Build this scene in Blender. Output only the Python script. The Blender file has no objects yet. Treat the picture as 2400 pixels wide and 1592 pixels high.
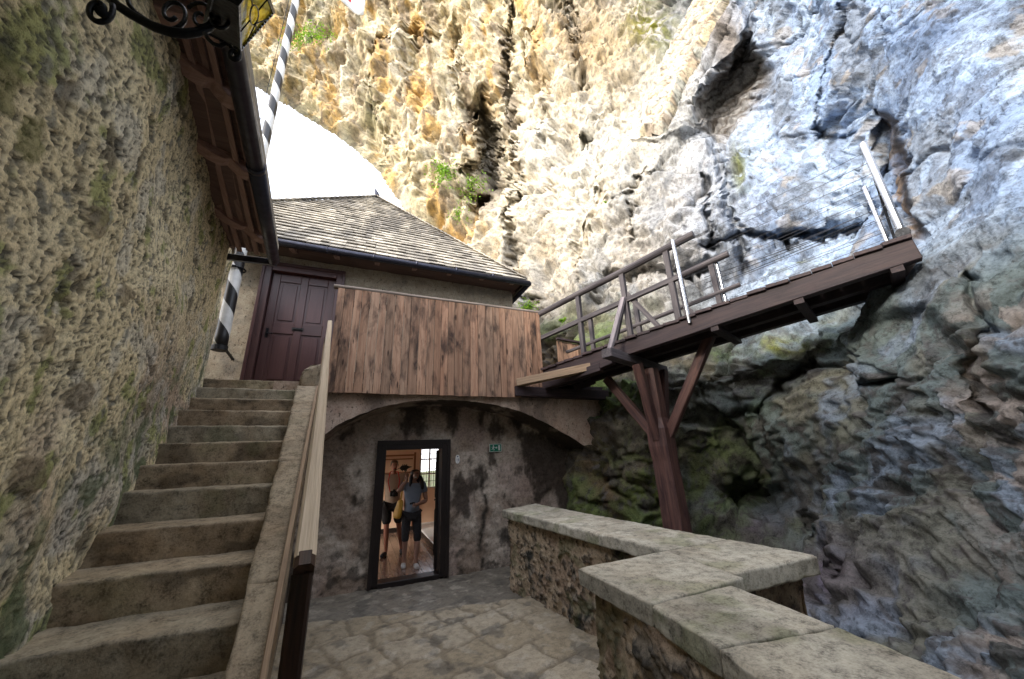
import bpy, math, random, numpy as np
from mathutils import Vector, Matrix
random.seed(7); rng = np.random.default_rng(11)
S = bpy.context.scene
COL = S.collection
R = math.radians

# ------------------------------------------------------------------ camera
F = 835.; PITCH = 18.1; YAW = 22.8; ROLL = 2.3; H = 1.75
def basis():
    p, y, a = R(PITCH), R(YAW), R(ROLL)
    f = np.array([math.sin(y)*math.cos(p), math.cos(y)*math.cos(p), math.sin(p)])
    r0 = np.array([math.cos(y), -math.sin(y), 0.]); u0 = np.cross(r0, f)
    return f, math.cos(a)*r0-math.sin(a)*u0, math.sin(a)*r0+math.cos(a)*u0
cf, cr, cu = basis()
C0 = np.array([0, 0, H])
def ray(x, y): return cf+cr*(x-1200)/F+cu*(796-y)/F
def atY(x, y, v): d = ray(x, y); return C0+d*v/d[1]
def atX(x, y, v): d = ray(x, y); return C0+d*v/d[0]
def atZ(x, y, v): d = ray(x, y); return C0+d*(v-H)/d[2]
def proj(P):
    d = np.asarray(P, float)-C0; k = d@cf
    k = np.where(k > .05, k, .05)
    return 1200+F*(d@cr)/k, 796-F*(d@cu)/k
cam = bpy.data.cameras.new("camera"); co = bpy.data.objects.new("camera", cam); COL.objects.link(co)
M = Matrix(((cr[0], cu[0], -cf[0], 0), (cr[1], cu[1], -cf[1], 0), (cr[2], cu[2], -cf[2], H), (0, 0, 0, 1)))
co.matrix_world = M
cam.sensor_width = 36; cam.lens = 36*F/2400; cam.clip_start = .02; cam.clip_end = 500
S.camera = co

# ------------------------------------------------------------------ numpy noise
_perm = rng.permutation(4096)
_g = rng.normal(size=(4096, 3)); _g /= np.linalg.norm(_g, axis=1)[:, None]
def _h(i, j, k):
    return _perm[(_perm[(_perm[i & 4095]+j) & 4095]+k) & 4095]
def perlin(P):
    P = np.asarray(P, float); i = np.floor(P).astype(np.int64); f = P-i
    w = f*f*f*(f*(f*6-15)+10)
    out = 0
    for a in (0, 1):
        wx = w[:, 0] if a else 1-w[:, 0]
        for b in (0, 1):
            wy = w[:, 1] if b else 1-w[:, 1]
            for c in (0, 1):
                wz = w[:, 2] if c else 1-w[:, 2]
                g = _g[_h(i[:, 0]+a, i[:, 1]+b, i[:, 2]+c)]
                out = out+wx*wy*wz*(g[:, 0]*(f[:, 0]-a)+g[:, 1]*(f[:, 1]-b)+g[:, 2]*(f[:, 2]-c))
    return out*1.6
def fbm(P, o=4, gain=.5, lac=2.03):
    P = np.asarray(P, float); a = 1.; s = 0
    for k in range(o):
        s = s+a*perlin(P+k*7.3); P = P*lac; a *= gain
    return s
def ridged(P, o=4, gain=.5):
    P = np.asarray(P, float); a = 1.; s = 0
    for k in range(o):
        s = s+a*(1-np.abs(perlin(P+k*9.1))*2); P = P*2.07; a *= gain
    return s
def worley(P, jit=.9):
    """returns F1, F2, nearest cell hash id, vector from nearest centre"""
    P = np.asarray(P, float); i = np.floor(P).astype(np.int64)
    n = len(P); F1 = np.full(n, 9.); F2 = np.full(n, 9.); ID = np.zeros(n, int); V = np.zeros((n, 3))
    rp = _g*.5*jit
    for a in (-1, 0, 1):
        for b in (-1, 0, 1):
            for c in (-1, 0, 1):
                ci, cj, ck = i[:, 0]+a, i[:, 1]+b, i[:, 2]+c
                h = _h(ci, cj, ck)
                v = P-(np.stack([ci, cj, ck], 1)+.5+rp[h])
                d = np.sqrt((v*v).sum(1))
                m = d < F1
                F2 = np.where(m, F1, np.minimum(F2, d)); F1 = np.where(m, d, F1)
                ID = np.where(m, h, ID); V = np.where(m[:, None], v, V)
    return F1, F2, ID, V
def facet(P):
    F1, F2, ID, V = worley(P)
    e = F2-F1; return ((V*_g[(ID*7+13) & 4095]).sum(1)*1.3+.12)*sstep(0, .28, e), e
def sstep(a, b, x):
    t = np.clip((x-a)/(b-a), 0, 1); return t*t*(3-2*t)
def polydist(x, y, pts):
    best = np.full(x.shape, 1e9)
    for (x0, y0), (x1, y1) in zip(pts[:-1], pts[1:]):
        dx, dy = x1-x0, y1-y0; L = dx*dx+dy*dy
        t = np.clip(((x-x0)*dx+(y-y0)*dy)/L, 0, 1)
        best = np.minimum(best, np.hypot(x-x0-t*dx, y-y0-t*dy))
    return best
def inpoly(x, y, pts):
    c = np.zeros(x.shape, bool); n = len(pts)
    for i in range(n):
        x0, y0 = pts[i]; x1, y1 = pts[(i+1) % n]
        if y0 == y1: continue
        m = ((y0 > y) != (y1 > y)) & (x < (x1-x0)*(y-y0)/(y1-y0)+x0)
        c ^= m
    return c
def sdpoly(x, y, pts):
    d = polydist(x, y, list(pts)+[pts[0]])
    return np.where(inpoly(x, y, pts), -d, d)

# ------------------------------------------------------------------ materials
def newmat(name):
    m = bpy.data.materials.new(name); m.use_nodes = True
    nt = m.node_tree; nt.nodes.clear()
    out = nt.nodes.new('ShaderNodeOutputMaterial'); b = nt.nodes.new('ShaderNodeBsdfPrincipled')
    nt.links.new(b.outputs[0], out.inputs[0])
    return m, nt, b
class G:
    def __init__(s, nt): s.nt = nt
    def n(s, t, **k):
        x = s.nt.nodes.new(t)
        for a, v in k.items(): setattr(x, a, v)
        return x
    def set(s, sock, v):
        if isinstance(v, bpy.types.NodeSocket): s.nt.links.new(v, sock)
        else:
            try: sock.default_value = v
            except Exception: sock.default_value = (*v, 1)
    def noise(s, vec, scale, detail=5, rough=.6, dist=0):
        x = s.n('ShaderNodeTexNoise'); s.set(x.inputs['Vector'], vec); x.inputs['Scale'].default_value = scale
        x.inputs['Detail'].default_value = detail; x.inputs['Roughness'].default_value = rough
        x.inputs['Distortion'].default_value = dist
        return x.outputs[0]
    def vor(s, vec, scale, feat='F1'):
        x = s.n('ShaderNodeTexVoronoi', feature=feat); s.set(x.inputs['Vector'], vec); x.inputs['Scale'].default_value = scale
        return x.outputs[0]
    def ramp(s, f, stops):
        x = s.n('ShaderNodeValToRGB'); s.set(x.inputs[0], f)
        e = x.color_ramp.elements
        while len(e) < len(stops): e.new(.5)
        for el, (p, c) in zip(e, stops):
            el.position = p; el.color = (*c, 1) if not isinstance(c, (int, float)) else (c, c, c, 1)
        return x.outputs[0]
    def mix(s, fac, a, b, mode='MIX'):
        x = s.n('ShaderNodeMix', data_type='RGBA', blend_type=mode)
        s.set(x.inputs[0], fac); s.set(x.inputs[6], a); s.set(x.inputs[7], b)
        return x.outputs[2]
    def math(s, op, a, b=0., c=0.):
        x = s.n('ShaderNodeMath', operation=op); s.set(x.inputs[0], a); s.set(x.inputs[1], b)
        if op in ('MULTIPLY_ADD',): s.set(x.inputs[2], c)
        return x.outputs[0]
    def scale(s, vec, sc):
        x = s.n('ShaderNodeMapping'); s.set(x.inputs['Vector'], vec); x.inputs['Scale'].default_value = sc
        return x.outputs[0]
    def attr(s, name, out=1):
        x = s.n('ShaderNodeAttribute'); x.attribute_name = name; return x.outputs[out]
    def attrc(s, name):
        x = s.n('ShaderNodeAttribute'); x.attribute_name = name; return x.outputs[0]
    def obj(s): return s.n('ShaderNodeTexCoord').outputs['Object']
    def bump(s, h, strength, dist, nrm=None):
        x = s.n('ShaderNodeBump'); s.set(x.inputs['Height'], h); x.inputs['Strength'].default_value = strength
        x.inputs['Distance'].default_value = dist
        if nrm is not None: s.set(x.inputs['Normal'], nrm)
        return x.outputs[0]

def mat_vertex(name, fine, var=.35, bumpd=.01, bscale=30, rough=.9, spec=.25, dark=.0, aniso=(1, 1, 1)):
    """albedo from the baked 'tint' attribute times fine procedural variation"""
    m, nt, b = newmat(name); g = G(nt); o = g.scale(g.obj(), aniso)
    n1 = g.noise(o, fine, 8, .65, .3); n2 = g.noise(o, fine*6, 6, .7)
    f = g.mix(.45, n1, n2)
    mul = g.ramp(f, [(.3, 1-var*1.2), (.5, 1.), (.7, 1+var*.6)])
    c = g.mix(1., g.attrc('tint'), mul, 'MULTIPLY')
    if dark:
        sp = g.ramp(g.noise(o, fine*2.2, 7, .75), [(.36, dark), (.44, 1.)])
        c = g.mix(1., c, sp, 'MULTIPLY')
    g.set(b.inputs['Base Color'], c); b.inputs['Roughness'].default_value = rough
    b.inputs['Specular IOR Level'].default_value = spec
    h = g.mix(.5, g.noise(o, bscale, 9, .7), g.noise(o, bscale*.3, 6, .6, .6))
    g.set(b.inputs['Normal'], g.bump(h, 1., bumpd))
    return m

def mat_plaster(name, base, light, stain, sc=1.0, pits=True, bump=.012, rough=.93, thr=(.45, .62)):
    m, nt, b = newmat(name); g = G(nt); o = g.obj()
    big = g.noise(o, 1.1*sc, 7, .65, .8); mid = g.noise(o, 5*sc, 7, .7, .3); fin = g.noise(o, 40*sc, 5, .7)
    c = g.mix(g.ramp(mid, [(.35, 0.), (.65, 1.)]), base, light)
    c = g.mix(g.ramp(big, [(thr[0], 0.), (thr[1], .85)]), c, stain)
    c = g.mix(1., c, g.ramp(fin, [(.3, .75), (.7, 1.2)]), 'MULTIPLY')
    hgt = g.mix(.5, fin, mid)
    if pits:
        v = g.noise(g.scale(o, (1, 1, .6)), 26*sc, 4, .75, .2)
        pit = g.ramp(v, [(.36, 0.), (.43, 1.)])
        c = g.mix(1., c, g.ramp(v, [(.35, .3), (.42, 1.)]), 'MULTIPLY')
        hgt = g.mix(.5, hgt, pit)
    g.set(b.inputs['Base Color'], c); b.inputs['Roughness'].default_value = rough
    b.inputs['Specular IOR Level'].default_value = .2
    g.set(b.inputs['Normal'], g.bump(hgt, 1., bump))
    return m

def mat_wood(name, a, bcol, dark, var=.5, rough=.75, bump=.004, lenscale=1.2, cross=22, knots=False, spec=.3):
    """grain follows the 'gc' attribute: x along the length of each timber"""
    m, nt, b = newmat(name); g = G(nt); gc = g.attr('gc')
    gr = g.noise(g.scale(gc, (lenscale, cross, cross)), 1.6, 6, .6, .6)
    fine = g.noise(g.scale(gc, (lenscale*3, cross*5, cross*5)), 2, 4, .7)
    blot = g.noise(g.scale(gc, (1.6, 5, 5)), 1.3, 5, .6, .4)
    c = g.mix(g.ramp(gr, [(.35, 0.), (.62, 1.)]), a, bcol)
    c = g.mix(g.ramp(blot, [(.59-.13*var, 0.), (.81-.16*var, var)]), c, dark)
    c = g.mix(1., c, g.ramp(fine, [(.3, .72), (.7, 1.15)]), 'MULTIPLY')
    if knots:
        v = g.vor(g.scale(gc, (2.2, 9, 9)), 1.)
        c = g.mix(g.ramp(v, [(.10, .9), (.16, 0.)]), c, (.03, .015, .01))
    c = g.mix(1., c, g.attrc('tv'), 'MULTIPLY')
    g.set(b.inputs['Base Color'], c)
    g.set(b.inputs['Roughness'], g.ramp(fine, [(.3, rough-.1), (.7, min(1, rough+.12))]))
    b.inputs['Specular IOR Level'].default_value = spec
    g.set(b.inputs['Normal'], g.bump(g.mix(.5, gr, fine), 1., bump))
    return m

def mat_simple(name, col, rough=.5, metal=0., var=.15, sc=20, bump=.0, spec=.4, col2=None):
    m, nt, b = newmat(name); g = G(nt); o = g.obj()
    n = g.noise(o, sc, 5, .65)
    c = g.mix(g.ramp(n, [(.35, 0.), (.65, 1.)]), col, col2 if col2 else tuple(x*(1-var) for x in col))
    g.set(b.inputs['Base Color'], c); b.inputs['Metallic'].default_value = metal
    g.set(b.inputs['Roughness'], g.ramp(n, [(.3, max(.02, rough-.08)), (.7, min(1, rough+.1))]))
    b.inputs['Specular IOR Level'].default_value = spec
    if bump: g.set(b.inputs['Normal'], g.bump(n, 1., bump))
    return m

MAT = {}
MAT['rock'] = mat_vertex('rock', 7.5, .8, .03, 26, .92, .15, dark=.5)
MAT['leftwall'] = mat_vertex('rough_plaster', 26, .8, .006, 110, .95, .12, dark=.55)
MAT['recessv'] = mat_vertex('stained_shaded_plaster', 24, .7, .005, 80, .95, .12, dark=.6)
MAT['slab'] = mat_vertex('sandstone', 14, .8, .006, 70, .92, .15, dark=.7)
MAT['paving'] = mat_vertex('paving', 16, .6, .004, 90, .5, .4, dark=.75)
MAT['masonry'] = mat_plaster('mortar_masonry', (.16, .115, .08), (.3, .24, .17), (.05, .045, .04), 1.6, True, .03, thr=(.5, .6))
MAT['arch'] = mat_plaster('lower_plaster', (.38, .27, .21), (.50, .40, .32), (.13, .10, .08), 1.0, True, .008)
MAT['recess'] = mat_plaster('recess_plaster', (.27, .205, .155), (.40, .335, .27), (.075, .055, .042), 1.2, True, .008, thr=(.47, .62))
MAT['upper'] = mat_plaster('upper_plaster', (.33, .27, .2), (.45, .4, .31), (.2, .18, .16), 1.3, True, .006, thr=(.5, .7))
MAT['plank'] = mat_wood('weathered_plank', (.27, .15, .095), (.40, .25, .165), (.05, .032, .025), .95, .85, .003, 1.0, 16, True)
MAT['bridge'] = mat_wood('dark_timber', (.028, .019, .023), (.056, .036, .036), (.014, .010, .012), .6, .6, .003, 1.2, 18)
MAT['railwood'] = mat_wood('grey_timber', (.055, .048, .055), (.12, .105, .108), (.025, .021, .024), .6, .7, .003, 1.2, 18)
MAT['column'] = mat_wood('red_timber', (.055, .028, .028), (.14, .072, .058), (.02, .013, .018), .6, .5, .004, .8, 14)
MAT['lightwood'] = mat_wood('pale_timber', (.42, .33, .23), (.55, .45, .33), (.3, .22, .15), .25, .5, .001, .6, 30)
MAT['newwood'] = mat_wood('new_timber', (.25, .17, .11), (.36, .26, .17), (.15, .09, .06), .3, .7, .002, .8, 20)
MAT['darkpost'] = mat_wood('dark_post_timber', (.018, .011, .009), (.06, .028, .018), (.01, .008, .008), .6, .5, .002, 1.5, 20)
MAT['soffit'] = mat_wood('red_brown_boards', (.27, .165, .145), (.37, .245, .215), (.15, .095, .085), .4, .75, .002, 1., 16)
MAT['doorwood'] = mat_wood('maroon_paint', (.062, .024, .024), (.072, .03, .03), (.05, .02, .02), .2, .38, .0008, .8, 20, spec=.5)
MAT['frame'] = mat_wood('black_brown_frame', (.012, .009, .009), (.02, .014, .013), (.01, .008, .008), .3, .4, .001, 1, 20)
MAT['cap'] = mat_wood('grey_cap_wood', (.2, .16, .13), (.3, .25, .21), (.12, .1, .09), .4, .8, .002, 1, 16)
MAT['gutter'] = mat_simple('gutter_metal', (.05, .052, .075), .35, .6, .3, 12)
MAT['iron'] = mat_simple('wrought_iron', (.012, .013, .016), .45, .7, .4, 40, .002)
MAT['steel'] = mat_simple('brushed_steel', (.55, .56, .58), .28, 1., .15, 30)
MAT['wire'] = mat_simple('wire_rope', (.12, .12, .13), .4, .8, .3, 200)
MAT['white'] = mat_simple('white_paint', (.78, .77, .74), .45, 0, .15, 9)
MAT['green'] = mat_simple('sign_green', (.0, .15, .085), .4, 0, .1, 9)
MAT['signwhite'] = mat_simple('sign_white', (.6, .65, .62), .4, 0, .1, 9)
MAT['ink'] = mat_simple('blue_ink', (.05, .06, .16), .5, 0, .1, 9)
MAT['cloth_white'] = mat_simple('flag_cloth', (.8, .8, .8), .8, 0, .08, 6)
MAT['red'] = mat_simple('flag_red', (.6, .02, .03), .8, 0, .1, 6)

# shingles
m, nt, b = newmat('wood_shingle'); g = G(nt); o = g.obj()
st = g.noise(g.scale(o, (1.5, .35, .35)), 1.0, 5, .6, .5)
c = g.mix(g.ramp(st, [(.4, 0.), (.6, 1.)]), (.30, .275, .24), (.58, .53, .44))
c = g.mix(1., c, g.attrc('tv'), 'MULTIPLY')
c = g.mix(1., c, g.ramp(g.noise(g.scale(o, (30, 4, 4)), 3, 4, .7), [(.3, .7), (.7, 1.15)]), 'MULTIPLY')
g.set(b.inputs['Base Color'], c); b.inputs['Roughness'].default_value = .8
g.set(b.inputs['Normal'], g.bump(g.noise(g.scale(o, (30, 4, 4)), 3, 4, .7), 1., .004)); MAT['shingle'] = m
# black / white helical stripes
m, nt, b = newmat('striped_paint'); g = G(nt)
sx = g.n('ShaderNodeSeparateXYZ'); g.set(sx.inputs[0], g.attr('gc'))
ph = g.math('FRACT', g.math('ADD', g.math('MULTIPLY', sx.outputs[0], 1.0), sx.outputs[1]))
c = g.mix(g.math('GREATER_THAN', ph, .5), (.7, .7, .68), (.012, .012, .014))
c = g.mix(1., c, g.ramp(g.noise(g.obj(), 6, 5, .7), [(.3, .75), (.6, 1.)]), 'MULTIPLY')
g.set(b.inputs['Base Color'], c); b.inputs['Roughness'].default_value = .4; MAT['stripes'] = m
# stained glass
m, nt, b = newmat('yellow_glass'); g = G(nt)
c = g.mix(g.ramp(g.noise(g.obj(), 26, 4, .6, 1.5), [(.35, 0.), (.65, 1.)]), (.75, .62, .1), (.9, .85, .32))
tr = g.n('ShaderNodeBsdfTranslucent'); g.set(tr.inputs[0], c); gl = g.n('ShaderNodeBsdfGlossy'); gl.inputs['Roughness'].default_value = .15
tp = g.n('ShaderNodeBsdfTransparent'); g.set(tp.inputs[0], c)
mx = g.n('ShaderNodeMixShader'); mx.inputs[0].default_value = .55; nt.links.new(tr.outputs[0], mx.inputs[1]); nt.links.new(tp.outputs[0], mx.inputs[2])
m2 = g.n('ShaderNodeMixShader'); m2.inputs[0].default_value = .06; nt.links.new(mx.outputs[0], m2.inputs[1]); nt.links.new(gl.outputs[0], m2.inputs[2])
nt.links.new(m2.outputs[0], nt.nodes['Material Output'].inputs[0]); MAT['glass_y'] = m
# clear glass
m, nt, b = newmat('clear_glass'); g = G(nt)
tp = g.n('ShaderNodeBsdfTransparent'); tp.inputs[0].default_value = (.86, .9, .9, 1); gl = g.n('ShaderNodeBsdfGlossy'); gl.inputs['Roughness'].default_value = .04
fr = g.n('ShaderNodeFresnel'); fr.inputs[0].default_value = 1.5
mx = g.n('ShaderNodeMixShader'); nt.links.new(fr.outputs[0], mx.inputs[0]); nt.links.new(tp.outputs[0], mx.inputs[1]); nt.links.new(gl.outputs[0], mx.inputs[2])
nt.links.new(mx.outputs[0], nt.nodes['Material Output'].inputs[0]); MAT['glass'] = m
# leaves
def mat_leaf(name, c1, c2):
    m, nt, b = newmat(name); g = G(nt)
    c = g.mix(g.ramp(g.noise(g.obj(), 9, 3, .6), [(.35, 0.), (.65, 1.)]), c1, c2)
    g.set(b.inputs['Base Color'], c); b.inputs['Roughness'].default_value = .6
    tr = g.n('ShaderNodeBsdfTranslucent'); g.set(tr.inputs[0], c)
    mx = g.n('ShaderNodeMixShader'); mx.inputs[0].default_value = .35
    nt.links.new(b.outputs[0], mx.inputs[1]); nt.links.new(tr.outputs[0], mx.inputs[2]); nt.links.new(mx.outputs[0], nt.nodes['Material Output'].inputs[0])
    return m
MAT['leaf'] = mat_leaf('leaf', (.10, .26, .01), (.28, .45, .03))
MAT['stem'] = mat_simple('stem', (.12, .08, .05), .8)
MAT['roomwall'] = mat_simple('room_plaster', (.72, .50, .36), .9, 0, .08, 2)
MAT['roomwood'] = mat_wood('room_trim', (.22, .09, .05), (.3, .13, .07), (.15, .06, .04), .3, .5, .001, 1, 16)
MAT['roomfloor'] = mat_wood('floor_boards', (.17, .105, .08), (.24, .155, .12), (.10, .07, .06), .4, .16, .002, 1., 12, spec=.6)
MAT['outdoor'] = mat_simple('window_bar_paint', (.5, .45, .4), .6)
MAT['black'] = mat_simple('matt_black', (.012, .012, .013), .6, 0, .3)
MAT['skin'] = mat_simple('skin', (.36, .2, .145), .55, 0, .12, 30)
MAT['skin_red'] = mat_simple('red_lit_skin', (.40, .17, .115), .55, 0, .12, 30)  # red light on the man's face painted into his skin colour
MAT['hair_dark'] = mat_simple('dark_hair', (.015, .011, .011), .5, 0, .4, 60)
MAT['hair_brown'] = mat_simple('short_brown_hair', (.13, .08, .05), .7, 0, .4, 60)
MAT['tshirt_grey'] = mat_simple('grey_jersey', (.22, .26, .33), .9, 0, .12, 20)
MAT['tshirt_beige'] = mat_simple('beige_jersey', (.5, .39, .31), .9, 0, .12, 20)
MAT['shorts'] = mat_simple('dark_cotton', (.03, .028, .03), .9, 0, .2, 30)
MAT['shoe_white'] = mat_simple('white_canvas', (.6, .57, .55), .8, 0, .2, 30)
MAT['shoe_dark'] = mat_simple('dark_shoe', (.02, .022, .03), .6, 0, .2, 30)
MAT['bag'] = mat_simple('mustard_leather', (.5, .27, .03), .6, 0, .15, 20)

# ------------------------------------------------------------------ object helpers
def tag(o, label=None, cat=None, group=None, kind=None):
    if label: o['label'] = label
    if cat: o['category'] = cat
    if group: o['group'] = group
    if kind: o['kind'] = kind
    return o
def empty(name, loc, label, cat, group=None):
    o = bpy.data.objects.new(name, None); o.empty_display_size = .1; COL.objects.link(o); o.location = loc
    return tag(o, label, cat, group)
def link(name, me, mat, parent=None, smooth=False, bevel=0):
    o = bpy.data.objects.new(name, me); COL.objects.link(o)
    if mat: me.materials.append(MAT[mat] if isinstance(mat, str) else mat)
    if parent:
        o.parent = parent; o.location = -Vector(parent_world(parent))
    if smooth: me.polygons.foreach_set('use_smooth', [True]*len(me.polygons))
    if bevel:
        bm = o.modifiers.new('bevel', 'BEVEL'); bm.width = bevel; bm.segments = 1; bm.limit_method = 'ANGLE'
    return o
def parent_world(p):
    v = Vector((0, 0, 0))
    while p: v = v+p.location; p = p.parent
    return v
def attr_vec(me, name, arr):
    a = me.attributes.new(name, 'FLOAT_VECTOR', 'POINT'); a.data.foreach_set('vector', np.asarray(arr, np.float32).ravel())
def attr_col(me, name, arr):
    arr = np.asarray(arr, np.float32)
    if arr.shape[1] == 3: arr = np.hstack([arr, np.ones((len(arr), 1), np.float32)])
    a = me.attributes.new(name, 'FLOAT_COLOR', 'POINT'); a.data.foreach_set('color', arr.ravel())
def grid_mesh(name, P, keep=None, wrap=False):
    """P: (n,m,3) array -> quad mesh. keep: (n-1,m-1) bool"""
    n, m = P.shape[:2]
    idx = np.arange(n*m).reshape(n, m)
    q = np.stack([idx[:-1, :-1], idx[1:, :-1], idx[1:, 1:], idx[:-1, 1:]], -1)
    q = q[keep] if keep is not None else q.reshape(-1, 4)
    used = np.zeros(n*m, bool); used[q.ravel()] = True
    remap = np.cumsum(used)-1
    V = P.reshape(-1, 3)[used]; q = remap[q]
    me = bpy.data.meshes.new(name)
    me.vertices.add(len(V)); me.vertices.foreach_set('co', V.astype(np.float32).ravel())
    me.loops.add(q.size); me.loops.foreach_set('vertex_index', q.ravel().astype(np.int32))
    me.polygons.add(len(q)); me.polygons.foreach_set('loop_start', np.arange(0, q.size, 4, dtype=np.int32))
    me.polygons.foreach_set('loop_total', np.full(len(q), 4, np.int32))
    me.update(calc_edges=True); me.validate()
    return me, used

class MB:
    def __init__(s): s.v = []; s.f = []; s.gc = []; s.tv = []
    def add(s, vs, fs, gc=None, tv=1.):
        k = len(s.v); s.v += [tuple(map(float, x)) for x in vs]; s.f += [tuple(i+k for i in f) for f in fs]
        s.gc += [tuple(map(float, x)) for x in (gc if gc is not None else vs)]
        t = tv if isinstance(tv, (tuple, list)) else (tv, tv, tv)
        s.tv += [t]*len(vs)
    def box(s, a, b, axis=None, tv=None):
        x0, y0, z0 = a; x1, y1, z1 = b
        d = [abs(x1-x0), abs(y1-y0), abs(z1-z0)]
        ax = axis if axis is not None else d.index(max(d))
        vs = [(x, y, z) for x in (x0, x1) for y in (y0, y1) for z in (z0, z1)]
        o = [random.uniform(0, 50) for _ in range(3)]
        gc = [[v[ax]+o[0], v[(ax+1) % 3]+o[1], v[(ax+2) % 3]+o[2]] for v in vs]
        s.add(vs, [(0, 1, 3, 2), (4, 6, 7, 5), (0, 4, 5, 1), (2, 3, 7, 6), (0, 2, 6, 4), (1, 5, 7, 3)], gc, tv if tv is not None else random.uniform(.8, 1.15))
    def bar(s, p0, p1, w, h, up=(0, 0, 1), seg=1, jit=0, ends=None, tv=None, taper=1., chamfer=0):
        p0 = Vector(p0); p1 = Vector(p1); d = (p1-p0); L = d.length; d.normalize()
        up = Vector(up); side = d.cross(up); side.normalize(); u = side.cross(d); u.normalize()
        o = [random.uniform(0, 50) for _ in range(3)]
        if chamfer:
            c = chamfer; prof = [(-w/2+c, -h/2), (w/2-c, -h/2), (w/2, -h/2+c), (w/2, h/2-c), (w/2-c, h/2), (-w/2+c, h/2), (-w/2, h/2-c), (-w/2, -h/2+c)]
        else: prof = [(-w/2, -h/2), (w/2, -h/2), (w/2, h/2), (-w/2, h/2)]
        n = len(prof); vs = []; gc = []
        for i in range(seg+1):
            t = i/seg; k = 1+(taper-1)*t
            for (a, b_) in prof:
                j = Vector([random.uniform(-jit, jit) for _ in range(3)]) if jit else Vector()
                vs.append(p0+d*L*t+side*a*k+u*b_*k+j); gc.append((L*t+o[0], a+o[1], b_+o[2]))
        fs = []
        for i in range(seg):
            for k in range(n):
                a = i*n+k; b_ = i*n+(k+1) % n; fs.append((a, a+n, b_+n, b_))
        fs.append(tuple(range(n))); fs.append(tuple(seg*n+k for k in reversed(range(n))))
        s.add(vs, fs, gc, tv if tv is not None else random.uniform(.8, 1.15))
    def tube(s, pts, r, n=10, gcmode=None, tv=1., closed=False):
        pts = [Vector(p) for p in pts]; rs = r if isinstance(r, (list, tuple)) else [r]*len(pts)
        vs = []; gc = []; L = 0; prev = None
        for i, p in enumerate(pts):
            if closed: d = pts[(i+1) % len(pts)]-pts[i-1]
            else: d = (pts[min(i+1, len(pts)-1)]-pts[max(i-1, 0)])
            d.normalize()
            if prev is None:
                a = d.cross(Vector((0, 0, 1)) if abs(d.z) < .9 else Vector((1, 0, 0)))
            else: a = prev-d*prev.dot(d)
            a.normalize(); prev = a; b_ = d.cross(a)
            if i: L += (p-pts[i-1]).length
            for k in range(n):
                t = 2*math.pi*k/n; vs.append(p+a*math.cos(t)*rs[i]+b_*math.sin(t)*rs[i])
                gc.append((L, math.cos(t)*rs[i], math.sin(t)*rs[i]) if gcmode is None else (L*gcmode, k/n, 0))
        fs = []; m = len(pts)
        for i in range(m if closed else m-1):
            for k in range(n):
                a = i*n+k; b_ = i*n+(k+1) % n; c = ((i+1) % m)*n
                fs.append((a, b_, c+(k+1) % n, c+k))
        if not closed: fs.append(tuple(reversed(range(n)))); fs.append(tuple((m-1)*n+k for k in range(n)))
        s.add(vs, fs, gc, tv)
    def prism(s, poly, vec, axis=0, tv=None):
        poly = [Vector(p) for p in poly]; vec = Vector(vec); n = len(poly)
        vs = poly+[p+vec for p in poly]
        fs = [tuple(range(n)), tuple(n+k for k in reversed(range(n)))]+[(k, n+k, n+(k+1) % n, (k+1) % n) for k in range(n)]
        o = [random.uniform(0, 50) for _ in range(3)]
        gc = [[v[axis]+o[0], v[(axis+1) % 3]+o[1], v[(axis+2) % 3]+o[2]] for v in vs]
        s.add(vs, fs, gc, tv if tv is not None else random.uniform(.85, 1.1))
    def sphere(s, c, r, n=10, m=8, tv=1., sc=(1, 1, 1)):
        vs = [(c[0], c[1], c[2]+r*sc[2])]; fs = []
        for i in range(1, m):
            for k in range(n):
                a = math.pi*i/m; t = 2*math.pi*k/n
                vs.append((c[0]+r*sc[0]*math.sin(a)*math.cos(t), c[1]+r*sc[1]*math.sin(a)*math.sin(t), c[2]+r*sc[2]*math.cos(a)))
        vs.append((c[0], c[1], c[2]-r*sc[2]))
        for k in range(n): fs.append((0, 1+k, 1+(k+1) % n))
        for i in range(m-2):
            for k in range(n): a = 1+i*n+k; b_ = 1+i*n+(k+1) % n; fs.append((a, a+n, b_+n, b_))
        e = len(vs)-1
        for k in range(n): fs.append((e, 1+(m-2)*n+(k+1) % n, 1+(m-2)*n+k))
        s.add(vs, fs, None, tv)
    def build(s, name, mat, parent=None, smooth=False, bevel=0):
        me = bpy.data.meshes.new(name); me.from_pydata(s.v, [], s.f); me.update()
        import bmesh
        bm = bmesh.new(); bm.from_mesh(me); bmesh.ops.recalc_face_normals(bm, faces=bm.faces); bm.to_mesh(me); bm.free()
        attr_vec(me, 'gc', s.gc); attr_col(me, 'tv', s.tv)
        return link(name, me, mat, parent, smooth, bevel)

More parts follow.
